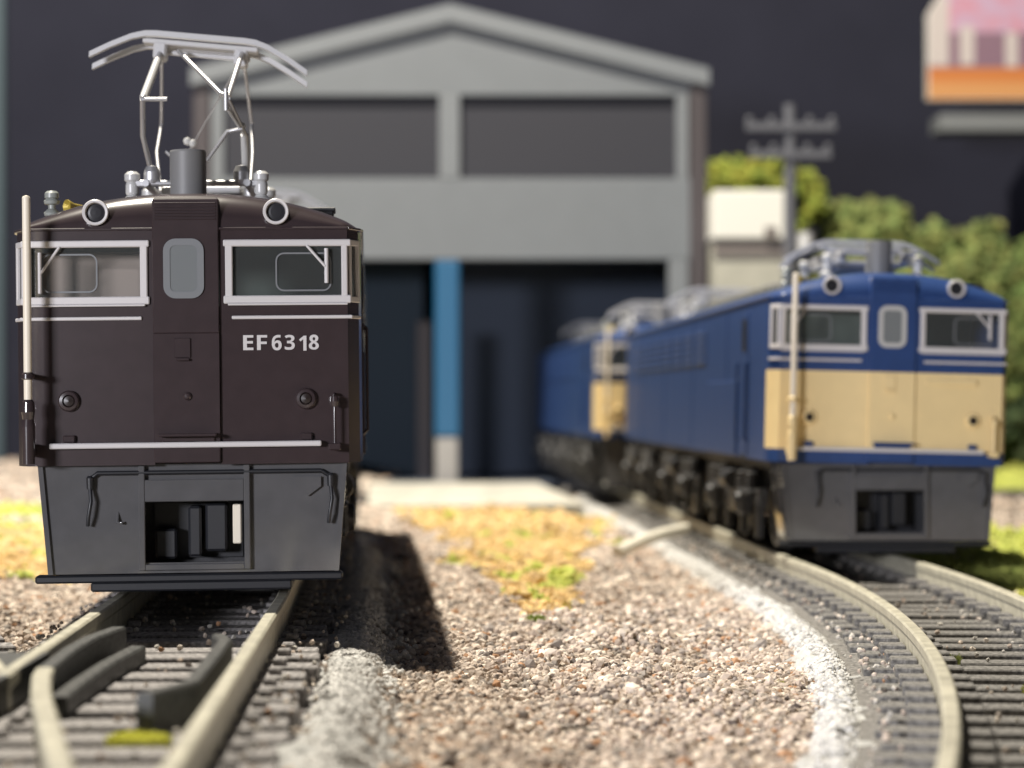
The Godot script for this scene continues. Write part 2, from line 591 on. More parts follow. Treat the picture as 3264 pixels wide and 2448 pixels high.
func tracks() -> void:
	# --- the turnout under the brown engine
	var t := thing("turnout_track", "straight turnout track with frog and check rails that carries the brown engine", "railway track")
	var bed := MB.new()
	var prof := [Vector2(-1.75, -0.62), Vector2(1.55, -0.62), Vector2(1.18, -0.36), Vector2(-1.3, -0.40)]
	bed.sweep(along(line_one, 0.0, 7.0, 76.0, 0.0), prof)
	put(t, "roadbed", bed, M.roadbed_dark)
	var b := MB.new()
	b.sweep(along(line_one, 0.675, 7.0, 76.0, 0.0), rail_profile())
	put(t, "rail", b, M.rail)
	b = MB.new()
	b.sweep(along(line_one, -0.675, 13.55, 76.0, 0.0), rail_profile())
	put(t, "rail", b, M.rail)
	# closure rail of the branch: comes from the viewer's side, bends at the frog into a wing rail along the left rail
	var x0 := line_one(13.6) - 0.675
	b = MB.new()
	b.sweep([Vector3(x0 + 1.80, 0, -7.0), Vector3(x0 + 1.42, 0, -8.5), Vector3(x0 + 1.06, 0, -10.0), Vector3(x0 + 0.72, 0, -11.4), Vector3(x0 + 0.43, 0, -12.6), Vector3(x0 + 0.235, 0, -13.55), Vector3(x0 + 0.185, 0, -13.9)], rail_profile(0.115))
	put(t, "closure_rail", b, M.rail)
	b = MB.new()
	b.sweep([Vector3(x0 + 0.186, 0, -13.9), Vector3(x0 + 0.17, 0, -14.2), Vector3(x0 + 0.13, 0, -15.0), Vector3(x0 + 0.13, 0, -15.7), Vector3(x0 + 0.2, 0, -16.4)], slim_profile(0.115, 0.0, -0.26))
	put(t, "wing_rail", b, M.rail_dark)
	b = MB.new()
	b.sweep([Vector3(x0 + 0.36, 0, -13.4), Vector3(x0 + 0.335, 0, -14.2), Vector3(x0 + 0.33, 0, -15.2), Vector3(x0 + 0.37, 0, -16.2)], slim_profile(0.12, -0.115, -0.27))
	put(t, "frog_casting", b, M.rail_dark)
	# the other wing, cut by the left edge of the view
	b = MB.new()
	var wl := []
	for q in [[7.0, 0.0], [9.0, 0.0], [11.0, 0.0], [12.4, 0.0], [13.1, -0.02], [13.9, -0.14], [14.8, -0.31], [15.4, -0.47]]:
		wl.append(Vector3(line_one(q[0]) - 0.675 + q[1], 0, -q[0]))
	b.sweep(wl, rail_profile(0.115))
	put(t, "closure_rail", b, M.rail)
	# branch rails beyond the frog
	for off in [0.0, -1.36]:
		b = MB.new()
		var br := []
		var d := 13.75 if off == 0.0 else 7.0
		while d < 40.0:
			var u := d - 13.6
			br.append(Vector3(x0 + off - 0.31 * u - 0.003 * u * u if off == 0.0 else x0 - 1.43 - 0.31 * u - 0.003 * u * u, 0, -d))
			d += 0.6
		b.sweep(br, rail_profile())
		put(t, "branch_rail", b, M.rail)
	b = MB.new()
	b.prism([Vector3(x0 - 0.01, -0.25, -13.3), Vector3(x0 + 0.04, -0.25, -13.3), Vector3(x0 + 0.03, -0.25, -14.8), Vector3(x0 - 0.40, -0.25, -14.8)], Vector3(0, 0.243, 0))
	put(t, "frog_point", b, M.rail_dark)
	b = MB.new()
	b.prism([Vector3(x0 - 0.28, -0.39, -12.4), Vector3(x0 + 0.16, -0.39, -12.4), Vector3(x0 + 0.1, -0.39, -16.2), Vector3(x0 - 0.55, -0.39, -16.2)], Vector3(0, 0.17, 0))
	put(t, "frog_base", b, M.tie_pale)
	# check rail beside the right rail
	var ck := []
	for q in [[12.72, 0.41], [13.22, 0.225], [13.32, 0.205], [14.5, 0.195], [15.6, 0.195], [15.95, 0.27]]:
		ck.append(Vector3(line_one(q[0]) + 0.675 - q[1], 0, -q[0]))
	b = MB.new()
	b.sweep(ck, slim_profile(0.10, -0.005, -0.3))
	put(t, "check_rail", b, M.rail_dark)
	# sleepers: long ones under the turnout, plain ones beyond
	var longs := [tie_mesh(-2.1, 1.06, [0.675, -0.675], 1, 0.34, 0.5), tie_mesh(-2.15, 1.03, [0.675, -0.675], 2, 0.33, 0.5)]
	var plains := [tie_mesh(-1.1, 1.08, [0.675, -0.675], 3, 0.29, 0.55), tie_mesh(-1.08, 1.05, [0.675, -0.675], 4, 0.29, 0.55), tie_mesh(-1.1, 1.1, [0.675, -0.675], 5, 0.29, 0.55)]
	var k := 0
	var d := 8.2
	while d < 72.0:
		var tr := Transform3D(Basis(Vector3.UP, 0.044 + rng.randf_range(-0.012, 0.012)), Vector3(line_one(d), rng.randf_range(-0.008, 0.008), -d))
		piece(t, "sleeper", k, longs[k % 2] if d < 15.5 else plains[k % 3], M.tie_pale, tr)
		k += 1
		d += 0.56
	# branch sleepers
	d = 16.0
	var kk := 0
	while d < 36.0:
		var u := d - 13.6
		piece(t, "branch_sleeper", kk, plains[kk % 3], M.tie_pale, Transform3D(Basis(Vector3.UP, 0.32), Vector3(x0 - 0.69 - 0.31 * u - 0.003 * u * u, -0.004, -d)))
		kk += 1
		d += 0.58
	b = MB.new()
	white_ridge(b, line_one, 1.07, 1.44, 8.0, 34.0, -0.52, -0.30, 3)
	put(t, "shoulder", b, M.plaster)

	# --- the curved track under the blue engines
	t = thing("curved_track", "curved track with dark sleepers and white gravel edge that carries the blue engines", "railway track", Vector3(0, LOW, 0))
	bed = MB.new()
	prof = [Vector2(-1.65, -0.62), Vector2(1.75, -0.62), Vector2(1.3, -0.30), Vector2(0.98, -0.28), Vector2(0.93, -0.37), Vector2(-0.93, -0.37), Vector2(-0.98, -0.28), Vector2(-1.22, -0.30)]
	bed.sweep(along(line_two, 0.0, 7.0, 76.0, 0.0), prof)
	put(t, "roadbed", bed, M.roadbed)
	for sd in [-1.0, 1.0]:
		b = MB.new()
		b.sweep(along(line_two, 0.675 * sd, 7.0, 76.0, 0.0), rail_profile(0.105))
		put(t, "rail", b, M.rail)
	k = 0
	d = 8.4
	plains = [tie_mesh(-1.12, 1.12, [0.675, -0.675], 6, 0.27, 1.15), tie_mesh(-1.1, 1.1, [0.675, -0.675], 7, 0.27, 1.15), tie_mesh(-1.14, 1.1, [0.675, -0.675], 8, 0.27, 1.15)]
	while d < 72.0:
		var s: float = (line_two(d + 0.05) - line_two(d - 0.05)) / 0.1
		piece(t, "sleeper", k, plains[k % 3], M.tie_dark, Transform3D(Basis(Vector3.UP, -atan(s) + rng.randf_range(-0.012, 0.012)), Vector3(line_two(d), rng.randf_range(-0.008, 0.008), -d)))
		k += 1
		d += 0.56 * cos(atan(s))
	b = MB.new()
	white_ridge(b, line_two, -1.52, -1.12, 8.0, 52.0, -0.47, -0.315, 8)
	put(t, "shoulder", b, M.plaster)

# a rounded, lumpy bank of white-glued gravel that follows a track
func white_ridge(b: MB, f: Callable, o0: float, o1: float, d0: float, d1: float, low: float, high: float, sd: int) -> void:
	var rows := []
	var d := d0
	while d < d1:
		var row := PackedVector3Array()
		var s: float = (f.call(d + 0.05) - f.call(d - 0.05)) / 0.1
		var ragged := 0.30 * lumps.get_noise_2d(d * 40.0 + sd * 77.0, 3.0) + 0.10 * fine.get_noise_2d(d * 160.0, sd * 50.0)
		var ragged2 := 0.34 * fine.get_noise_2d(d * 50.0 + sd * 77.0, 9.0) + 0.10 * fine.get_noise_2d(d * 170.0, 40.0 + sd * 50.0)
		for j in 13:
			var q := j / 12.0
			var o := lerpf(o0, o1, q) + ragged * (q if o0 > 0 else 1.0 - q) + ragged2 * (1.0 - q if o0 > 0 else q)
			var hgt := sin(PI * clampf(q * 0.94 + 0.03, 0, 1))
			var y := lerpf(low, high, sqrt(hgt)) + 0.06 * fine.get_noise_2d(d * 60.0, q * 55.0 + sd * 31.0) + 0.06 * fine.get_noise_2d(d * 190.0, q * 150.0)
			y -= 0.16 * maxf(0.0, lumps.get_noise_2d(d * 28.0 + sd * 13.0, 60.0) - 0.05)
			row.append(Vector3(f.call(d) + o, y, -d + o * s))
		rows.append(row)
		d += 0.08 if d < 24.0 else 0.3
	b.sheet(rows, Vector3.UP)


# ---------------------------------------------------------------- locomotives
const HALF := 1.425
const BACK := -17.0

func nose_z(u: float) -> float:
	var a := absf(u)
	if a < 0.27: return 0.0
	if a < 1.315: return lerpf(0.0, -0.04, (a - 0.27) / 1.045)
	if a < 1.405: return lerpf(-0.04, -0.24, (a - 1.315) / 0.09)
	return lerpf(-0.24, -0.36, (a - 1.405) / 0.02)

func crown(u: float) -> float:
	var q := absf(u) / HALF
	return 0.285 * (1.0 - pow(q, 2.3)) + 0.03 * sqrt(max(0.0, 1.0 - pow(q, 12.0)))

# an upright panel from a to b (plan) between two heights, with holes [s0, s1, v0, v1] measured along it
func panel(b: MB, a: Vector2, c: Vector2, out: Vector3, v0: float, v1: float, holes := []) -> void:
	var L := a.distance_to(c)
	var ss := [0.0, L]
	var vs := [v0, v1]
	for h in holes:
		ss.append_array([h[0], h[1]])
		vs.append_array([h[2], h[3]])
	ss.sort()
	vs.sort()
	for i in ss.size() - 1:
		for j in vs.size() - 1:
			if ss[i + 1] - ss[i] < 1e-5 or vs[j + 1] - vs[j] < 1e-5:
				continue
			var ms: float = (ss[i] + ss[i + 1]) * 0.5
			var mv: float = (vs[j] + vs[j + 1]) * 0.5
			var skip := false
			for h in holes:
				if ms > h[0] and ms < h[1] and mv > h[2] and mv < h[3]:
					skip = true
			if skip:
				continue
			var p := a.lerp(c, ss[i] / L)
			var q := a.lerp(c, ss[i + 1] / L)
			b.quad(Vector3(p.x, vs[j], p.y), Vector3(q.x, vs[j], q.y), Vector3(q.x, vs[j + 1], q.y), Vector3(p.x, vs[j + 1], p.y), out)

func make_engine(called: String, label: String, paint: String, face: String, raised: bool, number: bool, side_shift: float) -> Node3D:
	var root := thing(called, label, "locomotive")
	var body_m: Material = M[paint]
	var face_m: Material = M[face]
	var A := Vector2(-1.425, -0.36)
	var B := Vector2(-1.405, -0.24)
	var C := Vector2(-1.315, -0.04)
	var D := Vector2(-0.27, 0.0)
	var nBC := Vector3(-0.912, 0, 0.41)
	var nCD := Vector3(-0.0382, 0, 0.9993)
	var WV0 := 2.455
	var WV1 := 2.90
	# ---- body shell: sides, both ends, roof
	var b := MB.new()
	var lo := MB.new()
	for m in [-1.0, 1.0]:
		var f := func(p: Vector2) -> Vector2: return Vector2(-p.x * m, p.y)
		var g := func(p: Vector3) -> Vector3: return Vector3(-p.x * m, p.y, p.z)
		# front end
		for band in [[1.094, 1.25, 0], [1.25, 2.17, 1], [2.17, 3.03, 0]]:
			var q: MB = lo if band[2] == 1 else b
			panel(q, f.call(A), f.call(B), g.call(Vector3(-0.986, 0, 0.164)), band[0], band[1])
			var top: bool = band[1] > 3.0
			panel(q, f.call(B), f.call(C), g.call(nBC), band[0], band[1], [[0.035, 0.155, WV0, WV1]] if top else [])
			panel(q, f.call(C), f.call(D), g.call(nCD), band[0], band[1], [[0.02, 0.965, WV0, WV1]] if top else [])
		put(root, "front_panel", lo, face_m)
		lo = MB.new()
		panel(b, f.call(A), f.call(Vector2(-1.425, -2.6)), g.call(Vector3(-1, 0, 0)), 1.094, 3.03)
		panel(b, f.call(Vector2(-1.425, -2.6)), f.call(Vector2(-1.425, -16.64)), g.call(Vector3(-1, 0, 0)), 1.094, 3.03)
	# rear end, same outline
	for m in [-1.0, 1.0]:
		var pts := [Vector2(1.425 * m, -16.64), Vector2(1.405 * m, -16.76), Vector2(1.315 * m, -16.96), Vector2(0.27 * m, -17.0), Vector2(0.0, -17.0)]
		for i in 4:
			var dd: Vector2 = pts[i + 1] - pts[i]
			var nn := Vector3(-dd.y * m, 0, dd.x * m).normalized()
			panel(b, pts[i], pts[i + 1], nn if nn.z < 0.01 else -nn, 1.094, 3.03)
	# floor and roof
	b.quad(Vector3(-1.40, 1.095, -0.3), Vector3(1.40, 1.095, -0.3), Vector3(1.40, 1.095, -16.7), Vector3(-1.40, 1.095, -16.7), Vector3.DOWN)
	var rows := []
	for i in 61:
		var u := HALF * sin((i / 60.0 - 0.5) * PI)
		var row := PackedVector3Array()
		for s in [0.0, 0.008, 0.025, 0.05, 0.085, 0.13, 0.18, 0.24, 0.31, 0.6, 2.0, 4.5, 8.0]:
			var q: float = min(s / 0.31, 1.0)
			row.append(Vector3(u, 3.03 + crown(u) * sqrt(1.0 - (1.0 - q) * (1.0 - q)), nose_z(u) - s))
		for s in [8.0, 4.0, 0.6, 0.31, 0.18, 0.085, 0.025, 0.0]:
			var q: float = min(s / 0.31, 1.0)
			row.append(Vector3(u, 3.03 + crown(u) * sqrt(1.0 - (1.0 - q) * (1.0 - q)), BACK - nose_z(u) + s))
		rows.append(row)
	b.sheet(rows, Vector3.UP)
	var shell := put(root, "body", b, body_m)
	# rain gutter round the front and along the sides
	b = MB.new()
	for m in [-1.0, 1.0]:
		for pq in [[D, C], [C, B], [B, A], [A, Vector2(-1.425, -16.64)]]:
			var p: Vector2 = pq[0]
			var q: Vector2 = pq[1]
			var mid := (p + q) * 0.5
			var dir := Vector3(-(q.x - p.x) * m, 0, q.y - p.y)
			var bs := Basis(dir.normalized(), Vector3.UP, dir.normalized().cross(Vector3.UP).normalized())
			b.box(Vector3(-mid.x * m, 3.028, mid.y), Vector3(dir.length() + 0.015, 0.022, 0.05), 0.006, bs)
	put(shell, "gutter", b, body_m)

	# ---- door bay in the middle of the front
	b = MB.new()
	b.span(Vector3(-0.275, 2.17, -0.04), Vector3(0.265, 3.275, 0.035), 0.008)
	b.span(Vector3(-0.275, 3.05, -0.45), Vector3(0.265, 3.29, -0.02), 0.02)
	var bay := put(root, "door_bay", b, body_m)
	b = MB.new()
	b.span(Vector3(-0.275, 1.25, -0.04), Vector3(0.265, 2.17, 0.034), 0.004)
	put(bay, "door_panel", b, face_m)
	b = MB.new()
	b.span(Vector3(-0.275, 1.11, -0.04), Vector3(0.265, 1.25, 0.035), 0.008)
	put(bay, "door_foot", b, body_m)
	for k in 6:
		b = MB.new()
		b.box(Vector3(-0.005, 3.105 + k * 0.026, 0.04), Vector3(0.5, 0.013, 0.016), 0.003)
		put(bay, "louvre_slat", b, body_m)
	b = MB.new()
	b.span(Vector3(-0.10, 1.97, 0.036), Vector3(0.03, 2.13, 0.05), 0.004)
	b.span(Vector3(-0.085, 1.945, 0.036), Vector3(0.02, 1.965, 0.075), 0.004)
	put(bay, "plate_holder", b, face_m)
	b = MB.new()
	b.lathe(Vector3(0.0, 1.655, 0.034), Vector3(0, 0, 1), [Vector2(0.035, 0), Vector2(0.035, 0.015), Vector2(0.02, 0.03), Vector2(0, 0.032)], 14)
	put(bay, "door_knob", b, face_m)
	# door window: rounded rubber frame and pane
	var dw := part(bay, "door_window")
	put(dw, "frame", ring_frame(Vector3(-0.02, 2.70, 0.036), 0.33, 0.49, 0.10, 0.055, 0.03), M.gasket if paint == "brown" else M.gasket_white)
	b = MB.new()
	b.span(Vector3(-0.15, 2.49, 0.030), Vector3(0.11, 2.91, 0.045), 0.0)
	put(dw, "pane", b, M.cab_pane if M.has("cab_pane") else M.gasket)
	# step plate above the sill line
	b = MB.new()
	b.span(Vector3(-0.23, 1.325, 0.03), Vector3(0.24, 1.352, 0.17), 0.006)
	b.span(Vector3(-0.21, 1.285, 0.03), Vector3(0.22, 1.325, 0.06), 0.006)
	put(root, "step_plate", b, body_m)

	# ---- front windows, corner windows, wipers
	for m in [-1.0, 1.0]:
		var f3 := func(p: Vector2) -> Vector3: return Vector3(-p.x * m, 0, p.y)
		var o: Vector3 = f3.call(C)
		var tdir: Vector3 = (f3.call(D) - o).normalized()
		var nn := Vector3(-nCD.x * m, 0, nCD.z) if m > 0 else Vector3(nCD.x * -m, 0, nCD.z)
		nn = Vector3(nCD.x * (m if m > 0 else m), 0, nCD.z)
		nn = tdir.cross(Vector3.UP) if tdir.cross(Vector3.UP).z > 0 else -tdir.cross(Vector3.UP)
		var bs := Basis(tdir, Vector3.UP, nn)
		var win := part(root, "front_window")
		b = MB.new()
		var s0 := 0.02
		var s1 := 0.965
		for q in [[(s0 + s1) * 0.5, WV1 + 0.008, s1 - s0 + 0.10, 0.055], [(s0 + s1) * 0.5, WV0 - 0.012, s1 - s0 + 0.10, 0.065]]:
			b.box(o + tdir * q[0] + Vector3(0, q[1], 0) + nn * -0.005, Vector3(q[2], q[3], 0.07), 0.008, bs)
		b.box(o + tdir * (s0 + 0.003) + Vector3(0, (WV0 + WV1) * 0.5, 0) + nn * -0.007, Vector3(0.05, WV1 - WV0, 0.07), 0.008, bs)
		b.box(o + tdir * (s1 + 0.005) + Vector3(0, (WV0 + WV1) * 0.5, 0) + nn * -0.007, Vector3(0.06, WV1 - WV0, 0.07), 0.008, bs)
		put(win, "frame", b, M.white_trim)
		b = MB.new()
		b.box(o + tdir * ((s0 + s1) * 0.5) + Vector3(0, (WV0 + WV1) * 0.5, 0) - nn * 0.02, Vector3(s1 - s0, WV1 - WV0, 0.008), 0.0, bs)
		put(win, "pane", b, M.pane)
		# defroster outline moulded in the pane
		put(win, "defroster_line", ring_frame(Vector3.ZERO, 0.46, 0.32, 0.07, 0.014, 0.012), M.gasket, Transform3D(bs, o + tdir * 0.36 + Vector3(0, 2.67, 0) - nn * 0.012))
		# sill ledge
		b = MB.new()
		b.box(o + tdir * 0.49 + Vector3(0, WV0 - 0.052, 0) + nn * 0.012, Vector3(0.98, 0.016, 0.06), 0.004, bs)
		put(win, "sill", b, M.white_trim)
		var wp := part(root, "wiper")
		var drop := 0.0 if m > 0 else 0.07
		var x := -1.19 if m > 0 else -1.145
		b = MB.new()
		b.tube([Vector3(x * m, 2.505 + drop, 0.0), Vector3(x * m, 2.84 + drop * 0.3, 0.0)], 0.017, 8)
		put(wp, "blade", b, M.white_trim, Transform3D(Basis(), Vector3(0, 0, -0.005)))
		b = MB.new()
		b.tube([Vector3((x + 0.01) * m, 2.67 + drop * 0.6, 0.005), Vector3((x + 0.16) * m, 2.885, 0.0)], 0.012, 8)
		put(wp, "arm", b, M.white_trim)
		# corner window
		var oc: Vector3 = f3.call(B)
		var tc: Vector3 = (f3.call(C) - oc).normalized()
		var nc := tc.cross(Vector3.UP)
		if nc.z < 0: nc = -nc
		var bc := Basis(tc, Vector3.UP, nc)
		var cw := part(root, "corner_window")
		b = MB.new()
		for q in [WV1 + 0.012, WV0 - 0.012]:
			b.box(oc + tc * 0.093 + Vector3(0, q, 0), Vector3(0.19, 0.05, 0.03), 0.006, bc)
		for q in [0.018, 0.172]:
			b.box(oc + tc * q + Vector3(0, (WV0 + WV1) * 0.5, 0), Vector3(0.036, WV1 - WV0, 0.03), 0.006, bc)
		put(cw, "frame", b, M.white_trim)
		b = MB.new()
		b.box(oc + tc * 0.095 + Vector3(0, (WV0 + WV1) * 0.5, 0) - nc * 0.01, Vector3(0.14, WV1 - WV0, 0.006), 0.0, bc)
		put(cw, "pane", b, M.pane)
		# trim strips under the windows
		b = MB.new()
		b.box(o + tdir * 0.455 + Vector3(0, 2.297, 0) + nn * 0.006, Vector3(0.99, 0.028, 0.03), 0.006, bs)
		b.box(oc + tc * 0.09 + Vector3(0, 2.297, 0) + nc * 0.006, Vector3(0.20, 0.028, 0.03), 0.006, bc)
		put(root, "trim_strip", b, M.white_trim)
		# headlight
		var hl := part(root, "headlight", Transform3D(Basis(), Vector3(-0.735 * m, 3.165, -0.02)))
		b = MB.new()
		b.lathe(Vector3(0, 0, -0.3), Vector3(0, 0, 1), [Vector2(0.10, 0), Vector2(0.106, 0.1), Vector2(0.109, 0.30), Vector2(0.104, 0.318), Vector2(0.10, 0.318)], 28)
		put(hl, "housing", b, body_m)
		b = MB.new()
		b.lathe(Vector3(0, 0, 0.02), Vector3(0, 0, 1), [Vector2(0.107, 0), Vector2(0.107, 0.018), Vector2(0.101, 0.026), Vector2(0.083, 0.024), Vector2(0.079, 0.0), Vector2(0.076, -0.02)], 32)
		put(hl, "ring", b, M.white_trim)
		b = MB.new()
		b.lathe(Vector3(0, 0, 0.0), Vector3(0, 0, 1), [Vector2(0.08, 0), Vector2(0.07, 0.004), Vector2(0.045, 0.007), Vector2(0.0, 0.008)], 24)
		put(hl, "lens", b, M.lens)
		# tail light
		var tl := part(root, "tail_light", Transform3D(Basis(), Vector3(-0.965 * m, 1.625, -0.055)))
		b = MB.new()
		b.lathe(Vector3.ZERO, Vector3(0, 0, 1), [Vector2(0.088, 0), Vector2(0.088, 0.055), Vector2(0.075, 0.075), Vector2(0.052, 0.078), Vector2(0.050, 0.06)], 24)
		put(tl, "housing", b, face_m)
		b = MB.new()
		b.lathe(Vector3(0, 0, 0.05), Vector3(0, 0, 1), [Vector2(0.056, 0), Vector2(0.04, 0.012), Vector2(0, 0.018)], 18)
		put(tl, "lens", b, M.tail_lens)
		b = MB.new()
		b.box(Vector3(-0.965 * m, 1.315, -0.02), Vector3(0.10, 0.06, 0.07), 0.01)
		put(root, "jumper_socket", b, body_m)
	# cab inside: back wall, desk, roof lining
	b = MB.new()
	b.span(Vector3(-1.36, 1.9, -1.75), Vector3(1.36, 3.0, -1.7))
	put(root, "cab_bulkhead", b, M.cab_green)
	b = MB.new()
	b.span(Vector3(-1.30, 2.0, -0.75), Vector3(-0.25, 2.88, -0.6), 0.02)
	put(root, "added_screen", b, M.reflection_tan if paint == "brown" else M.cab_green)  # added panel: tan on the brown engine paints in the left pane reflection
	b = MB.new()
	b.span(Vector3(-1.32, 2.25, -0.62), Vector3(1.32, 2.40, -0.14), 0.02)
	put(root, "cab_desk", b, M.cab_green)
	# white sill line low on the front
	b = MB.new()
	b.span(Vector3(-1.12, 1.235, -0.05), Vector3(1.09, 1.28, 0.065), 0.008)
	put(root, "sill_line", b, M.white_trim)
	# number
	if number:
		var u := [["E", 0.437], ["F", 0.550], ["6", 0.685], ["3", 0.790], ["1", 0.905], ["8", 0.988]]
		for q in u:
			var tm := TextMesh.new()
			var sf := SystemFont.new()
			sf.font_names = PackedStringArray(["Droid Sans"])
			sf.font_weight = 600
			tm.font = sf
			tm.text = q[0]
			tm.font_size = 32
			tm.pixel_size = 0.00535
			tm.depth = 0.014
			tm.horizontal_alignment = HORIZONTAL_ALIGNMENT_LEFT
			tm.vertical_alignment = VERTICAL_ALIGNMENT_BOTTOM
			put(root, "numeral" if q[0].is_valid_int() else "letter", tm, M.white_trim, Transform3D(Basis(Vector3.UP, 0.038) * Basis.from_scale(Vector3(1.0 if q[0].is_valid_int() else 1.2, 1, 1)), Vector3(q[1], 1.985 - (0.008 if q[0] == "1" else 0.0), 0.004 - 0.0383 * (q[1] - 0.27))))
	else:
		# number plate of single raised letters, too soft to read: a raised base carries them
		b = MB.new()
		b.box(Vector3(0.70, 2.065, -0.025), Vector3(0.62, 0.08, 0.06), 0.012)
		put(root, "number_rail", b, face_m)

	# ---- handrail posts and the tall pale pole
	for m in [1.0]:
		b = MB.new()
		b.tube([Vector3(1.20 * m, 1.22, 0.07), Vector3(1.20 * m, 1.60, 0.07), Vector3(1.20 * m, 1.66, 0.05), Vector3(1.20 * m, 1.66, -0.1)], 0.02 if paint == "blue" else 0.013, 10)
		b.lathe(Vector3(1.20 * m, 1.60, 0.07), Vector3.UP, [Vector2(0, -0.05), Vector2(0.03, -0.04), Vector2(0.036, 0), Vector2(0.03, 0.04), Vector2(0, 0.05)], 14)
		b.span(Vector3(1.20 * m - 0.05, 1.20, -0.06), Vector3(1.20 * m + 0.05, 1.26, 0.13), 0.01)
		put(root, "handrail_post", b, face_m)
	var mast := part(root, "marker_pole")
	b = MB.new()
	var bx := -1.20 if paint == "blue" else -1.262
	var by := 1.30 if paint == "blue" else 1.62
	b.tube([Vector3(bx, by, 0.22), Vector3(bx, 3.27, 0.22)], 0.033, 14)
	b.lathe(Vector3(bx, 3.268, 0.22), Vector3.UP, [Vector2(0.033, 0), Vector2(0.026, 0.014), Vector2(0, 0.022)], 14)
	put(mast, "rod", b, M.pole)
	b = MB.new()
	b.lathe(Vector3(bx, 1.80, 0.22), Vector3.UP, [Vector2(0.036, 0), Vector2(0.055, 0.01), Vector2(0.055, 0.045), Vector2(0.036, 0.06)], 14)
	b.span(Vector3(bx - 0.025, 1.81, -0.1), Vector3(bx + 0.025, 1.85, 0.2), 0.01)
	put(mast, "clamp", b, face_m)
	b = MB.new()
	b.lathe(Vector3(bx, 1.12, 0.22), Vector3.UP, [Vector2(0, 0), Vector2(0.05, 0.0), Vector2(0.055, 0.3), Vector2(0.045, 0.36), Vector2(0.055, 0.42), Vector2(0.05, 0.5), Vector2(0.034, 0.52)], 14)
	b.span(Vector3(bx - 0.03, 1.18, -0.1), Vector3(bx + 0.03, 1.28, 0.2), 0.01)
	put(mast, "socket", b, face_m)

	# ---- skirt with coupler opening, riding on the front bogie
	var sk := part(root, "skirt", Transform3D(Basis(Vector3(0, 0, 1), 0.0), Vector3(0.03, 0, 0)))
	if paint == "blue":
		sk.rotation.z = 0.022
	var sz := 0.0
	b = MB.new()
	var tz := func(v: float) -> float: return -0.13 + (v - 0.2) * -0.0
	var hole := [-0.40, 0.42, 0.285, 0.785]
	for q in [[-1.0, -0.40], [0.42, 1.0]]:
		pass
	var edge := func(v: float) -> float: return 1.19 + (v - 0.2) * 0.085
	# plates round the opening, each a thin slab leaning with the skirt
	var slab := func(p: Array) -> void:
		var w := []
		for k in p:
			w.append(Vector3(k.x, k.y, tz.call(k.y)))
		b.prism(w, Vector3(0, 0, -0.05))
	slab.call([Vector2(-edge.call(0.2), 0.2), Vector2(-0.40, 0.2), Vector2(-0.40, 1.10), Vector2(-edge.call(1.1), 1.10)])
	slab.call([Vector2(0.42, 0.2), Vector2(edge.call(0.2), 0.2), Vector2(edge.call(1.1), 1.10), Vector2(0.42, 1.10)])
	slab.call([Vector2(-0.40, 0.2), Vector2(0.42, 0.2), Vector2(0.42, 0.285), Vector2(-0.40, 0.285)])
	slab.call([Vector2(-0.40, 0.785), Vector2(0.42, 0.785), Vector2(0.42, 1.10), Vector2(-0.40, 1.10)])
	for m in [-1.0, 1.0]:
		b.prism([Vector3(edge.call(0.2) * m, 0.2, -0.1), Vector3(edge.call(1.1) * m, 1.10, -0.1), Vector3(edge.call(1.1) * m, 1.10, -1.0), Vector3(edge.call(0.2) * m, 0.2, -0.8)], Vector3(-0.04 * m, 0, 0))
	put(sk, "plate", b, M.skirt)
	b = MB.new()
	# raised frame round the coupler opening
	b.span(Vector3(-0.445, 0.225, -0.16), Vector3(-0.395, 1.09, -0.075), 0.006)
	b.span(Vector3(0.415, 0.225, -0.16), Vector3(0.465, 1.09, -0.075), 0.006)
	b.span(Vector3(-0.395, 0.225, -0.16), Vector3(0.415, 0.275, -0.078), 0.006)
	b.span(Vector3(-0.395, 0.79, -0.16), Vector3(0.415, 0.97, -0.078), 0.006)
	put(sk, "opening_frame", b, M.skirt)
	b = MB.new()
	b.span(Vector3(-0.36, 0.3, -0.6), Vector3(0.38, 0.76, -0.55))
	b.span(Vector3(-0.06, 0.32, -0.54), Vector3(0.05, 0.74, -0.30), 0.02)
	b.span(Vector3(-0.34, 0.30, -0.52), Vector3(-0.16, 0.55, -0.36), 0.02)
	b.span(Vector3(0.08, 0.36, -0.52), Vector3(0.26, 0.76, -0.34), 0.02)
	put(sk, "coupler_pocket", b, M.black)
	if paint == "brown":
		b = MB.new()
		b.span(Vector3(0.315, 0.43, -0.34), Vector3(0.385, 0.755, -0.20), 0.008)
		put(sk, "cream_tab", b, M.pole)
	# pipe across, hoses, hanger bracket
	b = MB.new()
	b.tube([Vector3(-0.83, 0.99, -0.10), Vector3(-0.78, 1.03, -0.09), Vector3(1.05, 1.03, -0.09), Vector3(1.13, 0.98, -0.10)], 0.018, 8)
	put(sk, "air_pipe", b, M.black)
	for hx in [-0.84, 1.13]:
		b = MB.new()
		b.lathe(Vector3(hx, 0.90, -0.09), Vector3.UP, [Vector2(0, 0), Vector2(0.028, 0.0), Vector2(0.032, 0.09), Vector2(0.02, 0.11), Vector2(0, 0.11)], 10)
		b.tube([Vector3(hx, 0.93, -0.09), Vector3(hx + 0.01, 0.8, -0.05), Vector3(hx - 0.01, 0.68, -0.045), Vector3(hx - 0.02, 0.60, -0.07)], 0.016, 8)
		put(sk, "air_hose", b, M.black)
	b = MB.new()
	b.prism([Vector3(0.83, 0.98, -0.145), Vector3(1.05, 0.98, -0.145), Vector3(1.05, 0.90, -0.145), Vector3(0.94, 0.82, -0.145), Vector3(0.83, 0.90, -0.145)], Vector3(0, 0, 0.05))
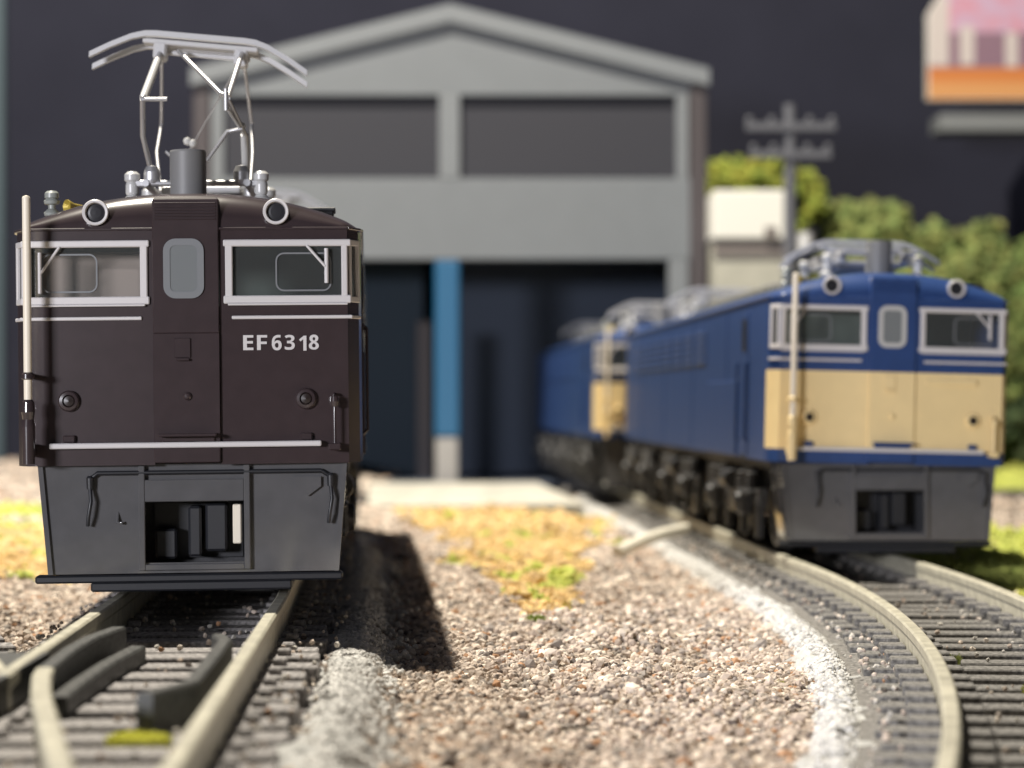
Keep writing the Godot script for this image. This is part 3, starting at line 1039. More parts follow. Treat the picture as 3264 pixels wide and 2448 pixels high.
	b.tube([Vector3(-0.62, 0.72, -0.15), Vector3(-0.62, 0.62, -0.09), Vector3(-0.58, 0.62, -0.09)], 0.014, 8)
	put(sk, "bracket", b, M.skirt)
	# black rail guard bar below
	b = MB.new()
	b.span(Vector3(-1.30, 0.125, -0.30), Vector3(1.22, 0.19, -0.12), 0.015)
	b.span(Vector3(-0.85, 0.05, -0.28), Vector3(0.80, 0.13, -0.14), 0.015)
	put(sk, "guard_bar", b, M.black)
	b = MB.new()
	b.span(Vector3(-0.62, 0.06, -1.2), Vector3(0.62, 0.95, -0.62))
	put(sk, "inner_block", b, M.dark)

	# ---- underframe and bogies
	b = MB.new()
	b.span(Vector3(-1.30, 0.98, -16.4), Vector3(1.30, 1.10, -0.6), 0.02)
	put(root, "underframe", b, M.dark)
	var first: Node3D = null
	for bz in [-2.9, -8.5, -14.1]:
		var at := Transform3D(Basis(), Vector3(side_shift, 0, bz))
		if first == null:
			first = make_bogie(root, at)
		else:
			var c: Node3D = first.duplicate()
			c.name = "bogie_%03d" % (1 if bz > -10 else 2)
			root.add_child(c, true)
			c.transform = at
	for q in [-5.7, -11.3]:
		b = MB.new()
		b.span(Vector3(-1.22, 0.42, q - 0.75), Vector3(1.22, 1.0, q + 0.75), 0.04)
		for k in 4:
			b.span(Vector3(-1.27, 0.5, q - 0.62 + k * 0.34), Vector3(-1.2, 0.92, q - 0.40 + k * 0.34), 0.015)
		put(root, "equipment_box", b, M.bogie)

	# ---- side details
	for m in [-1.0, 1.0]:
		b = MB.new()
		b.span(Vector3(1.42 * m, 1.13, -2.32), Vector3(1.438 * m, 2.92, -1.72), 0.006)
		var door := put(root, "cab_door", b, body_m)
		b = MB.new()
		b.span(Vector3(1.435 * m, 2.42, -2.2), Vector3(1.444 * m, 2.82, -1.84), 0.003)
		put(door, "pane", b, M.lens)
		for q in [-1.66, -2.38]:
			b = MB.new()
			b.tube([Vector3(1.43 * m, 1.30, q), Vector3(1.47 * m, 1.34, q), Vector3(1.47 * m, 2.25, q), Vector3(1.43 * m, 2.29, q)], 0.016, 6)
			put(door, "grab_rail", b, body_m)
		b = MB.new()
		b.span(Vector3(1.41 * m, 1.10, -5.3), Vector3(1.45 * m, 2.06, -2.55), 0.012)
		put(root, "side_hatch", b, body_m)
		var k := 0
		for q in 7:
			b = MB.new()
			var z0 := -5.6 - q * 1.35
			b.span(Vector3(1.42 * m, 2.30, z0 - 1.12), Vector3(1.436 * m, 2.82, z0), 0.005)
			var lv := put(root, "louvre_panel", b, body_m)
			for w in 5:
				b = MB.new()
				b.box(Vector3(1.438 * m, 2.36 + w * 0.1, z0 - 0.56), Vector3(0.02, 0.05, 1.0), 0.006, Basis(Vector3(0, 0, 1), 0.35 * m))
				put(lv, "slat", b, body_m)
			k += 1
		b = MB.new()
		for q in [-3.6, -7.0, -10.5, -13.8]:
			b.span(Vector3(1.42 * m, 1.12, q - 0.02), Vector3(1.432 * m, 3.0, q + 0.02), 0.003)
		put(root, "panel_joint", b, body_m)

	# ---- on the roof
	b = MB.new()
	b.span(Vector3(-0.72, 3.22, -12.6), Vector3(0.72, 3.40, -4.6), 0.05)
	var deck := put(root, "roof_deck", b, M.roof_deck)
	for q in 6:
		b = MB.new()
		b.span(Vector3(-0.62, 3.39, -5.9 - q * 1.12), Vector3(0.62, 3.46, -5.0 - q * 1.12), 0.03)
		put(deck, "roof_hatch", b, M.grey_roof)
	b = MB.new()
	b.lathe(Vector3(-0.035, 3.26, -0.75), Vector3.UP, [Vector2(0.155, 0), Vector2(0.155, 0.475), Vector2(0.15, 0.49), Vector2(0.128, 0.493), Vector2(0.122, 0.48), Vector2(0.12, 0.41), Vector2(0, 0.40)], 36)
	put(root, "vent_drum", b, M.grey_roof)
	b = MB.new()
	for q in [0.0, 0.10]:
		b.lathe(Vector3(-1.17, 3.15 + q, -0.62), Vector3.UP, [Vector2(0.03, 0), Vector2(0.03, 0.03), Vector2(0.062, 0.04), Vector2(0.068, 0.065), Vector2(0.05, 0.085), Vector2(0.03, 0.1)], 18)
	b.lathe(Vector3(-1.17, 3.33, -0.62), Vector3.UP, [Vector2(0.03, 0), Vector2(0.06, 0.012), Vector2(0.06, 0.05), Vector2(0.04, 0.07), Vector2(0, 0.075)], 18)
	put(root, "roof_insulator", b, M.insulator_green)
	b = MB.new()
	b.lathe(Vector3(-0.97, 3.265, -0.62), Vector3(-1, 0, 0.8), [Vector2(0.01, -0.14), Vector2(0.02, -0.05), Vector2(0.03, 0.02), Vector2(0.058, 0.08), Vector2(0.058, 0.09), Vector2(0.03, 0.06), Vector2(0, 0.05)], 18)
	b.tube([Vector3(-0.97, 3.13, -0.62), Vector3(-0.97, 3.25, -0.62)], 0.02, 8)
	put(root, "horn", b, M.brass)
	b = MB.new()
	b.span(Vector3(0.98, 3.12, -0.9), Vector3(1.20, 3.235, -0.62), 0.012)
	b.span(Vector3(0.965, 3.215, -0.92), Vector3(1.215, 3.25, -0.60), 0.008)
	put(root, "roof_box", b, M.black)
	pantograph(root, Vector3(0, 0, -2.05), raised)
	pantograph(root, Vector3(0, 0, -14.2), raised, 4.62)
	return root

# rounded rectangular ring in the x-y plane
func ring_frame(c: Vector3, w: float, h: float, r: float, t: float, depth: float) -> ArrayMesh:
	var b := MB.new()
	var outer := []
	var inner := []
	for q in [[1, 1, 0.0], [-1, 1, 90.0], [-1, -1, 180.0], [1, -1, 270.0]]:
		for k in 7:
			var a: float = deg_to_rad(q[2] + k * 15.0)
			var d := Vector3(cos(a), sin(a), 0)
			var o := c + Vector3(q[0] * (w * 0.5 - r), q[1] * (h * 0.5 - r), 0)
			outer.append([o + d * r, d])
			inner.append([o + d * max(r - t, 0.004), d])
	var z := Vector3(0, 0, 1)
	var m := outer.size()
	for i in m:
		var j := (i + 1) % m
		var f := z * depth * 0.5
		b.quad(outer[i][0] + f, outer[j][0] + f, inner[j][0] + f, inner[i][0] + f, z)
		b.quads(outer[i][0] + f, outer[j][0] + f, outer[j][0] - f, outer[i][0] - f, outer[i][1], outer[j][1], outer[j][1], outer[i][1])
		b.quads(inner[i][0] + f, inner[j][0] + f, inner[j][0] - f, inner[i][0] - f, -inner[i][1], -inner[j][1], -inner[j][1], -inner[i][1])
	return b.mesh()

func make_bogie(root: Node3D, at: Transform3D) -> Node3D:
	var g := part(root, "bogie", at)
	var b := MB.new()
	b.span(Vector3(-0.62, 0.35, -1.9), Vector3(0.62, 0.95, 1.9), 0.03)
	put(g, "centre_block", b, M.black)
	for m in [-1.0, 1.0]:
		b = MB.new()
		b.prism([Vector3(1.0 * m, 0.52, -1.95), Vector3(1.0 * m, 0.52, -0.7), Vector3(1.0 * m, 0.38, -0.5), Vector3(1.0 * m, 0.38, 0.5), Vector3(1.0 * m, 0.52, 0.7), Vector3(1.0 * m, 0.52, 1.95), Vector3(1.0 * m, 0.74, 1.95), Vector3(1.0 * m, 0.68, 0.0), Vector3(1.0 * m, 0.74, -1.95)], Vector3(0.10 * m, 0, 0))
		put(g, "side_frame", b, M.bogie)
		for q in [-1.25, 1.25]:
			b = MB.new()
			b.span(Vector3(1.08 * m, 0.40, q - 0.2), Vector3(1.24 * m, 0.72, q + 0.2), 0.03)
			b.lathe(Vector3(1.24 * m, 0.56, q), Vector3(m, 0, 0), [Vector2(0.13, 0), Vector2(0.12, 0.05), Vector2(0.05, 0.07), Vector2(0, 0.07)], 14)
			put(g, "axle_box", b, M.bogie)
			for w in [-0.33, 0.33]:
				b = MB.new()
				for k in 5:
					b.lathe(Vector3(1.14 * m, 0.66 + k * 0.06, q + w), Vector3.UP, [Vector2(0, 0), Vector2(0.085, 0.005), Vector2(0.095, 0.02), Vector2(0.085, 0.035), Vector2(0, 0.04)], 10)
				put(g, "spring", b, M.bogie)
			b = MB.new()
			b.lathe(Vector3(0.60 * m, 0.54, q), Vector3(m, 0, 0), [Vector2(0, 0), Vector2(0.60, 0), Vector2(0.60, 0.03), Vector2(0.54, 0.05), Vector2(0.535, 0.16), Vector2(0.45, 0.17), Vector2(0.42, 0.12), Vector2(0.16, 0.12), Vector2(0.14, 0.18), Vector2(0, 0.18)], 28)
			put(g, "wheel", b, M.steel_dark if M.has("steel_dark") else M.dark)
		b = MB.new()
		b.lathe(Vector3(1.16 * m, 0.80, -0.24), Vector3(0, 0, 1), [Vector2(0, 0), Vector2(0.12, 0), Vector2(0.13, 0.03), Vector2(0.13, 0.45), Vector2(0.12, 0.48), Vector2(0, 0.48)], 14)
		put(g, "brake_cylinder", b, M.bogie)
		for q in [-1.85, -0.62, 0.62, 1.85]:
			b = MB.new()
			b.span(Vector3(1.02 * m, 0.14, q - 0.05), Vector3(1.12 * m, 0.62, q + 0.05), 0.015)
			put(g, "sand_pipe", b, M.bogie)
	return g

func pantograph(root: Node3D, at: Vector3, up: bool, head := 4.88) -> void:
	var p := part(root, "pantograph", Transform3D(Basis(), at))
	var b := MB.new()
	for m in [-1.0, 1.0]:
		b.tube([Vector3(0.44 * m, 3.52, -0.85), Vector3(0.44 * m, 3.52, 0.85)], 0.032, 8)
		b.tube([Vector3(-0.44, 3.52, 0.80 * m), Vector3(0.44, 3.52, 0.80 * m)], 0.028, 8)
	b.span(Vector3(-0.36, 3.46, -0.25), Vector3(0.36, 3.56, 0.25), 0.02)
	put(p, "base_frame", b, M.silver)
	for m in [-1.0, 1.0]:
		for q in [-0.78, 0.78]:
			b = MB.new()
			var ux: float = 0.56 * m
			for k in 2:
				b.lathe(Vector3(ux, 3.24 + k * 0.09, q), Vector3.UP, [Vector2(0.04, 0), Vector2(0.10, 0.02), Vector2(0.105, 0.045), Vector2(0.06, 0.07), Vector2(0.045, 0.09)], 16)
			b.lathe(Vector3(ux, 3.42, q), Vector3.UP, [Vector2(0.05, 0), Vector2(0.058, 0.02), Vector2(0.058, 0.09), Vector2(0.05, 0.11), Vector2(0.068, 0.13), Vector2(0.068, 0.18), Vector2(0.04, 0.205), Vector2(0, 0.21)], 16)
			put(p, "insulator", b, M.insulator)
			b = MB.new()
			b.span(Vector3(ux - 0.12 * m, 3.49, q - 0.04), Vector3(ux, 3.55, q + 0.04), 0.01)
			b.lathe(Vector3(ux - 0.17 * m, 3.52, q), Vector3.UP, [Vector2(0.06, 0), Vector2(0.07, 0.03), Vector2(0.07, 0.10), Vector2(0.05, 0.15), Vector2(0, 0.16)], 12)
			put(p, "clamp", b, M.silver)
	var top := head if up else 3.80
	var knee := 4.24 if up else 3.62
	var kz := 0.92 if up else 1.35
	# lower arms out to the knees, upper arms back to the head, on both sides
	for q in [-1.0, 1.0]:
		for m in [-1.0, 1.0]:
			var kx := 0.45 if m < 0 else (0.285 if up and q > 0 else 0.40)
			var mx: float = (0.475 if m < 0 else 0.42) if up else 0.43
			var thick: float = 0.024 if q > 0 else 0.016
			b = MB.new()
			b.tube([Vector3(0.41 * m, 3.55, 0.3 * q), Vector3(mx * m, lerpf(3.55, knee, 0.58), lerpf(0.3, kz, 0.6) * q), Vector3(kx * m, knee, kz * q)], thick, 8)
			put(p, "lower_arm", b, M.silver)
			b = MB.new()
			b.tube([Vector3(kx * m, knee + 0.01, kz * q), Vector3(0.37 * m, top - 0.12, 0.11 * q)], thick if up else 0.015, 8)
			put(p, "upper_arm", b, M.silver)
		if up:
			b = MB.new()
			if q > 0:
				b.tube([Vector3(-0.20, top - 0.10, 0.15), Vector3(0.22, knee + 0.06, kz * 0.9), Vector3(0.30, knee + 0.02, kz)], 0.02, 8)
				b.tube([Vector3(0.27, knee - 0.10, kz), Vector3(0.27, knee + 0.09, kz)], 0.022, 8)
				b.tube([Vector3(-0.45, knee, kz), Vector3(-0.24, knee, kz)], 0.018, 8)
				b.tube([Vector3(0.08, 3.75, 0.55), Vector3(0.27, 3.98, 0.75), Vector3(0.40, 4.00, 0.75)], 0.018, 8)
				b.tube([Vector3(0.28, knee - 0.08, kz), Vector3(0.41, 3.96, 0.70)], 0.015, 8)
			else:
				b.tube([Vector3(0.34, top - 0.14, -0.2), Vector3(-0.18, 3.98, -0.8)], 0.007, 6)
				b.tube([Vector3(-0.38, 3.95, -0.6), Vector3(-0.18, 3.75, -0.5)], 0.013, 6)
			put(p, "brace", b, M.silver)
		else:
			b = MB.new()
			b.tube([Vector3(-0.45, knee, kz * q), Vector3(0.40, knee, kz * q)], 0.018, 8)
			put(p, "brace", b, M.silver)
	# fat joints that catch the light
	if up:
		for q in [[Vector3(-0.375, top - 0.2, 0.25), Vector3(-0.445, knee + 0.02, 0.88)], [Vector3(0.41, 3.66, 0.4), Vector3(0.415, 3.96, 0.66)], [Vector3(-0.23, 3.62, -0.4), Vector3(-0.21, 3.86, -0.5)]]:
			b = MB.new()
			b.tube(q, 0.037, 10)
			put(p, "spring_box", b, M.insulator)
		for c in [Vector3(-0.21, 3.92, -0.5), Vector3(-0.18, 4.04, -0.55), Vector3(-0.13, 4.02, -0.55), Vector3(0.40, 3.68, 0.4), Vector3(0.39, 4.03, 0.7)]:
			b = MB.new()
			b.lathe(c, Vector3.UP, [Vector2(0, -0.04), Vector2(0.03, -0.025), Vector2(0.04, 0), Vector2(0.03, 0.025), Vector2(0, 0.04)], 10)
			put(p, "joint", b, M.insulator)
	# head: two bent collector strips, carried on a cross tube
	var hd := part(p, "collector_head", Transform3D(Basis(Vector3(0, 0, 1), -0.088 if up else 0.0), Vector3(0, top, 0)))
	for q in [[-0.14, -0.025], [0.14, 0.045]]:
		b = MB.new()
		var prof := [Vector2(-0.98, -0.24), Vector2(-0.80, -0.135), Vector2(-0.62, -0.045), Vector2(-0.50, -0.008), Vector2(-0.40, 0.0), Vector2(0.40, 0.0), Vector2(0.50, -0.008), Vector2(0.62, -0.045), Vector2(0.80, -0.135), Vector2(0.98, -0.24)]
		for i in prof.size() - 1:
			var s: Vector2 = prof[i]
			var e: Vector2 = prof[i + 1]
			b.prism([Vector3(s.x, s.y + q[1], q[0] - 0.04), Vector3(e.x, e.y + q[1], q[0] - 0.04), Vector3(e.x, e.y + q[1] - 0.05, q[0] - 0.04), Vector3(s.x, s.y + q[1] - 0.05, q[0] - 0.04)], Vector3(0, 0, 0.08))
		put(hd, "collector_strip", b, M.slider)
	b = MB.new()
	b.span(Vector3(-0.52, -0.065, -0.12), Vector3(0.52, -0.02, 0.12), 0.01)
	b.tube([Vector3(-0.42, -0.12, 0.0), Vector3(0.45, -0.12, 0.0)], 0.025, 8)
	for m in [-0.36, 0.37]:
		b.span(Vector3(m - 0.06, -0.2, -0.12), Vector3(m + 0.06, -0.03, 0.12), 0.02)
	put(hd, "cradle", b, M.slider)

func engines() -> void:
	mat("cab_pane", lin(0.19, 0.205, 0.21), 0.12)
	mat("steel_dark", lin(0.10, 0.10, 0.105), 0.4, 0.5)
	var e := make_engine("electric_locomotive", "dark brown model electric engine with raised pantograph standing on the turnout track", "brown", "brown", true, true, 0.05)
	e.position = Vector3(-2.64, 0.0, -18.75)
	e.rotation = Vector3(0, 0.064, 0.011)
	e = make_engine("electric_locomotive", "blue model electric engine with whole cream front, leading on the curved track", "blue", "cream", false, false, -0.28)
	e.position = Vector3(4.39, LOW, -26.7)
	e.rotation = Vector3(0, 0.0514, -0.024)
	var c: Node3D = e.duplicate()
	c.name = numbered("electric_locomotive")
	add_child(c, true)
	tag(c, "blue model electric engine coupled behind the leading blue one, its tail in the shed", "locomotive")
	c.position = Vector3(3.02, LOW, -44.75)
	c.rotation = Vector3(0, 0.056, -0.01)
	for q in get_children():
		if q.has_meta("category") and q.get_meta("category") == "locomotive":
			q.set_meta("group", "model electric engines on the layout")


# ---------------------------------------------------------------- things behind
func crumb(sd: int, rough := 0.35) -> ArrayMesh:
	var r := RandomNumberGenerator.new()
	r.seed = sd
	var t := (1.0 + sqrt(5.0)) / 2.0
	var p := []
	for q in [[-1, t, 0], [1, t, 0], [-1, -t, 0], [1, -t, 0], [0, -1, t], [0, 1, t], [0, -1, -t], [0, 1, -t], [t, 0, -1], [t, 0, 1], [-t, 0, -1], [-t, 0, 1]]:
		p.append(Vector3(q[0], q[1], q[2]).normalized() * (1.0 + r.randf_range(-rough, rough)))
	var b := MB.new()
	for f in [[0, 11, 5], [0, 5, 1], [0, 1, 7], [0, 7, 10], [0, 10, 11], [1, 5, 9], [5, 11, 4], [11, 10, 2], [10, 7, 6], [7, 1, 8], [3, 9, 4], [3, 4, 2], [3, 2, 6], [3, 6, 8], [3, 8, 9], [4, 9, 5], [2, 4, 11], [6, 2, 10], [8, 6, 7], [9, 8, 1]]:
		var nn: Vector3 = (p[f[1]] - p[f[0]]).cross(p[f[2]] - p[f[0]]).normalized()
		if nn.dot(p[f[0]]) < 0: nn = -nn
		b.tri(p[f[0]], p[f[1]], p[f[2]], nn, nn, nn)
	return b.mesh()

func scatter(parent: Node, called: String, mesh: Mesh, m: Material, xf: Array, cols: Array) -> MultiMeshInstance3D:
	var mm := MultiMesh.new()
	mm.transform_format = MultiMesh.TRANSFORM_3D
	mm.use_colors = true
	mm.mesh = mesh
	mm.instance_count = xf.size()
	for i in xf.size():
		mm.set_instance_transform(i, xf[i])
		mm.set_instance_color(i, cols[i])
	var o := MultiMeshInstance3D.new()
	o.multimesh = mm
	o.material_override = m
	o.name = numbered(called) if parent == self else called
	parent.add_child(o, true)
	return o

func spin(s: float, flat := 1.0) -> Basis:
	var ax := Vector3(rng.randf_range(-1, 1), rng.randf_range(-1, 1), rng.randf_range(-1, 1))
	if ax.length() < 0.05: ax = Vector3.UP
	return Basis(ax.normalized(), rng.randf() * TAU).scaled(Vector3(s * rng.randf_range(0.7, 1.3), s * flat, s * rng.randf_range(0.7, 1.3)))

func foliage(called: String, label: String, category: String, at: Vector3, lobes: Array, per: int, tint: Color, trunk := true, k := 1.0) -> void:
	var t := thing(called, label, category, at, "foam foliage trees behind the tracks")
	if trunk:
		var b := MB.new()
		b.tube([Vector3(0, 0, 0), Vector3(0.05, 1.0, 0.04), Vector3(0, 2.4, 0)], 0.22, 10, 0.12)
		for q in lobes:
			var c: Vector3 = q[0] * k
			b.tube([Vector3(0, 1.2, 0), c * 0.6 + Vector3(0, 0.3, 0), c], 0.09, 6, 0.03)
		put(t, "trunk", b, M.bark)
	var xf := []
	var cols := []
	for q in lobes:
		var c: Vector3 = q[0] * k
		var r: float = q[1] * k
		for i in int(per * q[1] * q[1]):
			var d := Vector3(rng.randfn(), rng.randfn(), rng.randfn()).normalized()
			var deep := r * pow(rng.randf(), 0.28)
			var bump := 1.0 + 0.35 * lumps.get_noise_3d(d.x * 60.0 + c.x * 90.0, d.y * 60.0, d.z * 60.0)
			var pos := c + d * deep * bump
			if pos.y < 0.05: pos.y = 0.05 + rng.randf() * 0.1
			if fine.get_noise_3d(pos.x * 22.0, pos.y * 22.0, pos.z * 22.0) < -0.28: continue
			xf.append(Transform3D(spin(rng.randf_range(0.07, 0.15) * k), pos))
			var w := rng.randf()
			var v := rng.randf_range(0.55, 1.3)
			cols.append(Color(tint.r * v * lerpf(0.9, 1.25, w), tint.g * v, tint.b * v))
	tag(scatter(t, "crown", crumb(21, 0.4), M.leaf, xf, cols), "", "", "", "stuff")

func background_things() -> void:
	# utility pole
	var t := thing("utility_pole", "dark grey utility pole with two crossarms beside the white building", "utility pole", Vector3(6.33, -0.55, -52.0))
	var b := MB.new()
	b.tube([Vector3(0, 0, 0), Vector3(0, 8.9, 0)], 0.18, 12, 0.14)
	put(t, "post", b, M.wood_pole)
	for q in [[8.38, 1.02], [7.75, 0.92]]:
		b = MB.new()
		b.box(Vector3(0, q[0], 0.13), Vector3(q[1] * 2.0, 0.17, 0.12), 0.01)
		var arm := put(t, "crossarm", b, M.wood_pole)
		for x in [-0.92, -0.42, 0.42, 0.92]:
			b = MB.new()
			b.lathe(Vector3(x * q[1], q[0] + 0.06, 0.13), Vector3.UP, [Vector2(0.03, 0), Vector2(0.075, 0.04), Vector2(0.085, 0.12), Vector2(0.05, 0.17), Vector2(0, 0.18)], 10)
			put(arm, "insulator", b, M.insulator_dim if M.has("insulator_dim") else M.wood_pole)
	b = MB.new()
	b.lathe(Vector3(0.35, 5.55, 0.0), Vector3.UP, [Vector2(0, 0), Vector2(0.18, 0.02), Vector2(0.18, 0.42), Vector2(0, 0.45)], 14)
	b.box(Vector3(0.18, 5.75, 0), Vector3(0.2, 0.08, 0.08))
	put(t, "pole_box", b, M.insulator)

	# small building in front of the shed corner
	t = thing("signal_building", "small building with white upper storey over a beige wall beside the shed corner", "building", Vector3(5.8, -0.6, -55.4))
	b = MB.new()
	b.span(Vector3(-0.9, 0, -4.0), Vector3(0.92, 6.12, 0.0), 0.02)
	var wall := put(t, "wall", b, M.house_wall)
	b = MB.new()
	b.span(Vector3(-0.9, 5.7, 0.003), Vector3(0.92, 6.1, 0.06), 0.01)
	put(wall, "band", b, M.house_dark)
	b = MB.new()
	b.span(Vector3(-0.95, 6.125, -4.2), Vector3(0.96, 7.3, 0.16), 0.04)
	put(t, "upper_storey", b, M.house_white)
	b = MB.new()
	b.span(Vector3(0.3, 6.13, 0.164), Vector3(0.6, 6.42, 0.2), 0.01)
	put(t, "wall_lamp", b, M.house_dark)

	# trees
	foliage("foam_tree", "bright green tree rising behind the white building", "tree", Vector3(7.1, -0.05, -69.0), [[Vector3(-0.6, 8.0, 0), 0.9], [Vector3(0.5, 8.2, 0.1), 0.95], [Vector3(1.6, 7.8, 0), 0.8], [Vector3(-1.2, 7.3, 0), 0.8], [Vector3(0.4, 6.8, 0), 1.3], [Vector3(0.2, 4.8, 0), 1.6]], 380, Color(0.248, 0.305, 0.048))
	foliage("foam_tree", "tall green tree just right of the utility pole", "tree", Vector3(10.9, -0.6, -70.0), [[Vector3(-0.7, 6.35, 0), 0.75], [Vector3(0.35, 6.3, 0.2), 0.85], [Vector3(0.9, 5.5, 0), 0.9], [Vector3(-0.5, 5.3, 0.4), 1.0], [Vector3(0.3, 4.2, 0.5), 1.3], [Vector3(0, 2.7, 0), 1.5]], 420, Color(0.210, 0.266, 0.081), true, 1.17)
	foliage("foam_tree", "rounded green tree behind the blue engine's folded pantograph", "tree", Vector3(13.75, -0.6, -70.0), [[Vector3(-0.6, 5.75, 0), 0.8], [Vector3(0.5, 5.7, 0.1), 0.85], [Vector3(0.0, 4.6, 0.5), 1.2], [Vector3(-1.0, 4.4, 0), 1.0], [Vector3(0.3, 3.0, 0.3), 1.5]], 420, Color(0.190, 0.248, 0.076), true, 1.17)
	foliage("foam_tree", "dark green tree at the far right, beyond the blue engine's cab", "tree", Vector3(16.4, -0.6, -69.8), [[Vector3(-0.5, 5.2, 0), 0.9], [Vector3(0.6, 5.0, 0), 1.0], [Vector3(0.0, 3.8, 0.5), 1.3], [Vector3(-0.8, 2.6, 0.3), 1.3], [Vector3(0.6, 2.2, 0.3), 1.4]], 420, Color(0.152, 0.210, 0.057), true, 1.17)
	foliage("foam_shrub", "low dark shrub at the foot of the trees beside the blue engine", "shrub", Vector3(15.1, -0.6, -69.6), [[Vector3(-0.8, 1.2, 0), 1.2], [Vector3(0.7, 1.4, 0), 1.3], [Vector3(0.0, 2.6, -0.3), 1.2]], 420, Color(0.055, 0.091, 0.037), false, 1.17)
	foliage("foam_shrub", "mid green shrub filling the gap between the two tallest trees", "shrub", Vector3(12.0, -0.6, -71.0), [[Vector3(0, 4.9, 0), 1.1], [Vector3(-0.6, 3.6, 0), 1.3], [Vector3(0.6, 3.4, 0), 1.3], [Vector3(0, 1.8, 0), 1.6]], 380, Color(0.143, 0.190, 0.057), false, 1.17)

	# printed card box on a grey ledge, top right
	var im := Image.create(256, 256, false, Image.FORMAT_RGB8)
	im.fill(Color(0.86, 0.60, 0.70))
	var f := FastNoiseLite.new()
	f.seed = 12
	f.frequency = 0.02
	for y in 256:
		for x in 256:
			var c := Color(0.90, 0.66, 0.74).lerp(Color(0.86, 0.74, 0.85), clampf(0.5 + f.get_noise_2d(x, y) * 1.5, 0, 1))
			if y > 128 and y < 196: c = Color(0.60, 0.48, 0.55)
			if y >= 196: c = Color(0.90, 0.56, 0.28)
			if y > 222: c = Color(0.93, 0.68, 0.42)
			im.set_pixel(x, y, c)
	for q in [[0, 60, 34, 132], [52, 118, 24, 72], [128, 130, 20, 64], [190, 126, 26, 66]]:
		im.fill_rect(Rect2i(q[0], q[1], q[2], q[3]), Color(0.90, 0.87, 0.85))
	var pm := mat("print", lin(0.62, 0.6, 0.6), 0.6)
	pm.albedo_texture = ImageTexture.create_from_image(im)
	t = thing("display_card", "pink and orange printed display card up at the right", "card", Vector3(15.4, 11.1, -72.0))
	b = MB.new()
	b.prism([Vector3(-2.3, 0, -0.3), Vector3(2.6, 0, -0.3), Vector3(2.6, 4.3, -0.3), Vector3(-1.3, 4.3, -0.3), Vector3(-2.3, 2.7, -0.3)], Vector3(0, 0, 0.3))
	put(t, "board", b, M.house_white)
	var pq := ArrayMesh.new()
	var arr := []
	arr.resize(Mesh.ARRAY_MAX)
	var pts := [Vector2(-2.28, 0.02), Vector2(2.58, 0.02), Vector2(2.58, 4.28), Vector2(-1.29, 4.28), Vector2(-2.28, 2.69)]
	var vv := PackedVector3Array()
	var uu := PackedVector2Array()
	var nn := PackedVector3Array()
	for k in [0, 2, 1, 0, 3, 2, 0, 4, 3]:
		vv.append(Vector3(pts[k].x, pts[k].y, 0.006))
		uu.append(Vector2((pts[k].x + 2.28) / 4.86, 1.0 - pts[k].y / 4.28))
		nn.append(Vector3(0, 0, 1))
	arr[Mesh.ARRAY_VERTEX] = vv
	arr[Mesh.ARRAY_TEX_UV] = uu
	arr[Mesh.ARRAY_NORMAL] = nn
	pq.add_surface_from_arrays(Mesh.PRIMITIVE_TRIANGLES, arr)
	put(t, "picture", pq, pm)
	b = MB.new()
	b.span(Vector3(13.4, 10.05, -73.2), Vector3(18.9, 10.6, -71.6), 0.04)
	tag(put(self, "grey_ledge", b, M.shelf_grey), "narrow grey ledge under the pink and orange display card", "ledge")


# ---------------------------------------------------------------- gravel, turf
func stone_colour() -> Color:
	var w := rng.randf()
	var v := rng.randf_range(0.75, 1.25)
	var c := Color(0.41, 0.355, 0.305)
	if w < 0.30: c = Color(0.60, 0.53, 0.46)
	elif w < 0.45: c = Color(0.31, 0.285, 0.26)
	elif w < 0.50: c = Color(0.12, 0.10, 0.09)
	elif w < 0.54: c = Color(0.42, 0.25, 0.145)
	elif w < 0.68: c = Color(0.80, 0.74, 0.65)
	return Color(c.r * v * 1.06, c.g * v * 1.01, c.b * v * 0.98)

func turf_at(x: float, d: float) -> float:
	# how strongly yellow turf covers the ground between the tracks
	var half := clampf((d - 22.0) / 20.0, 0.0, 1.0)
	var mid := 0.35 - 0.45 * half
	var wide := 0.25 + 1.5 * half
	var q := 1.0 - absf(x - mid) / wide
	return q + 0.9 * lumps.get_noise_2d(x * 26.0, d * 12.0) - (3.0 if d < 22.5 or d > 44.5 else 0.0)

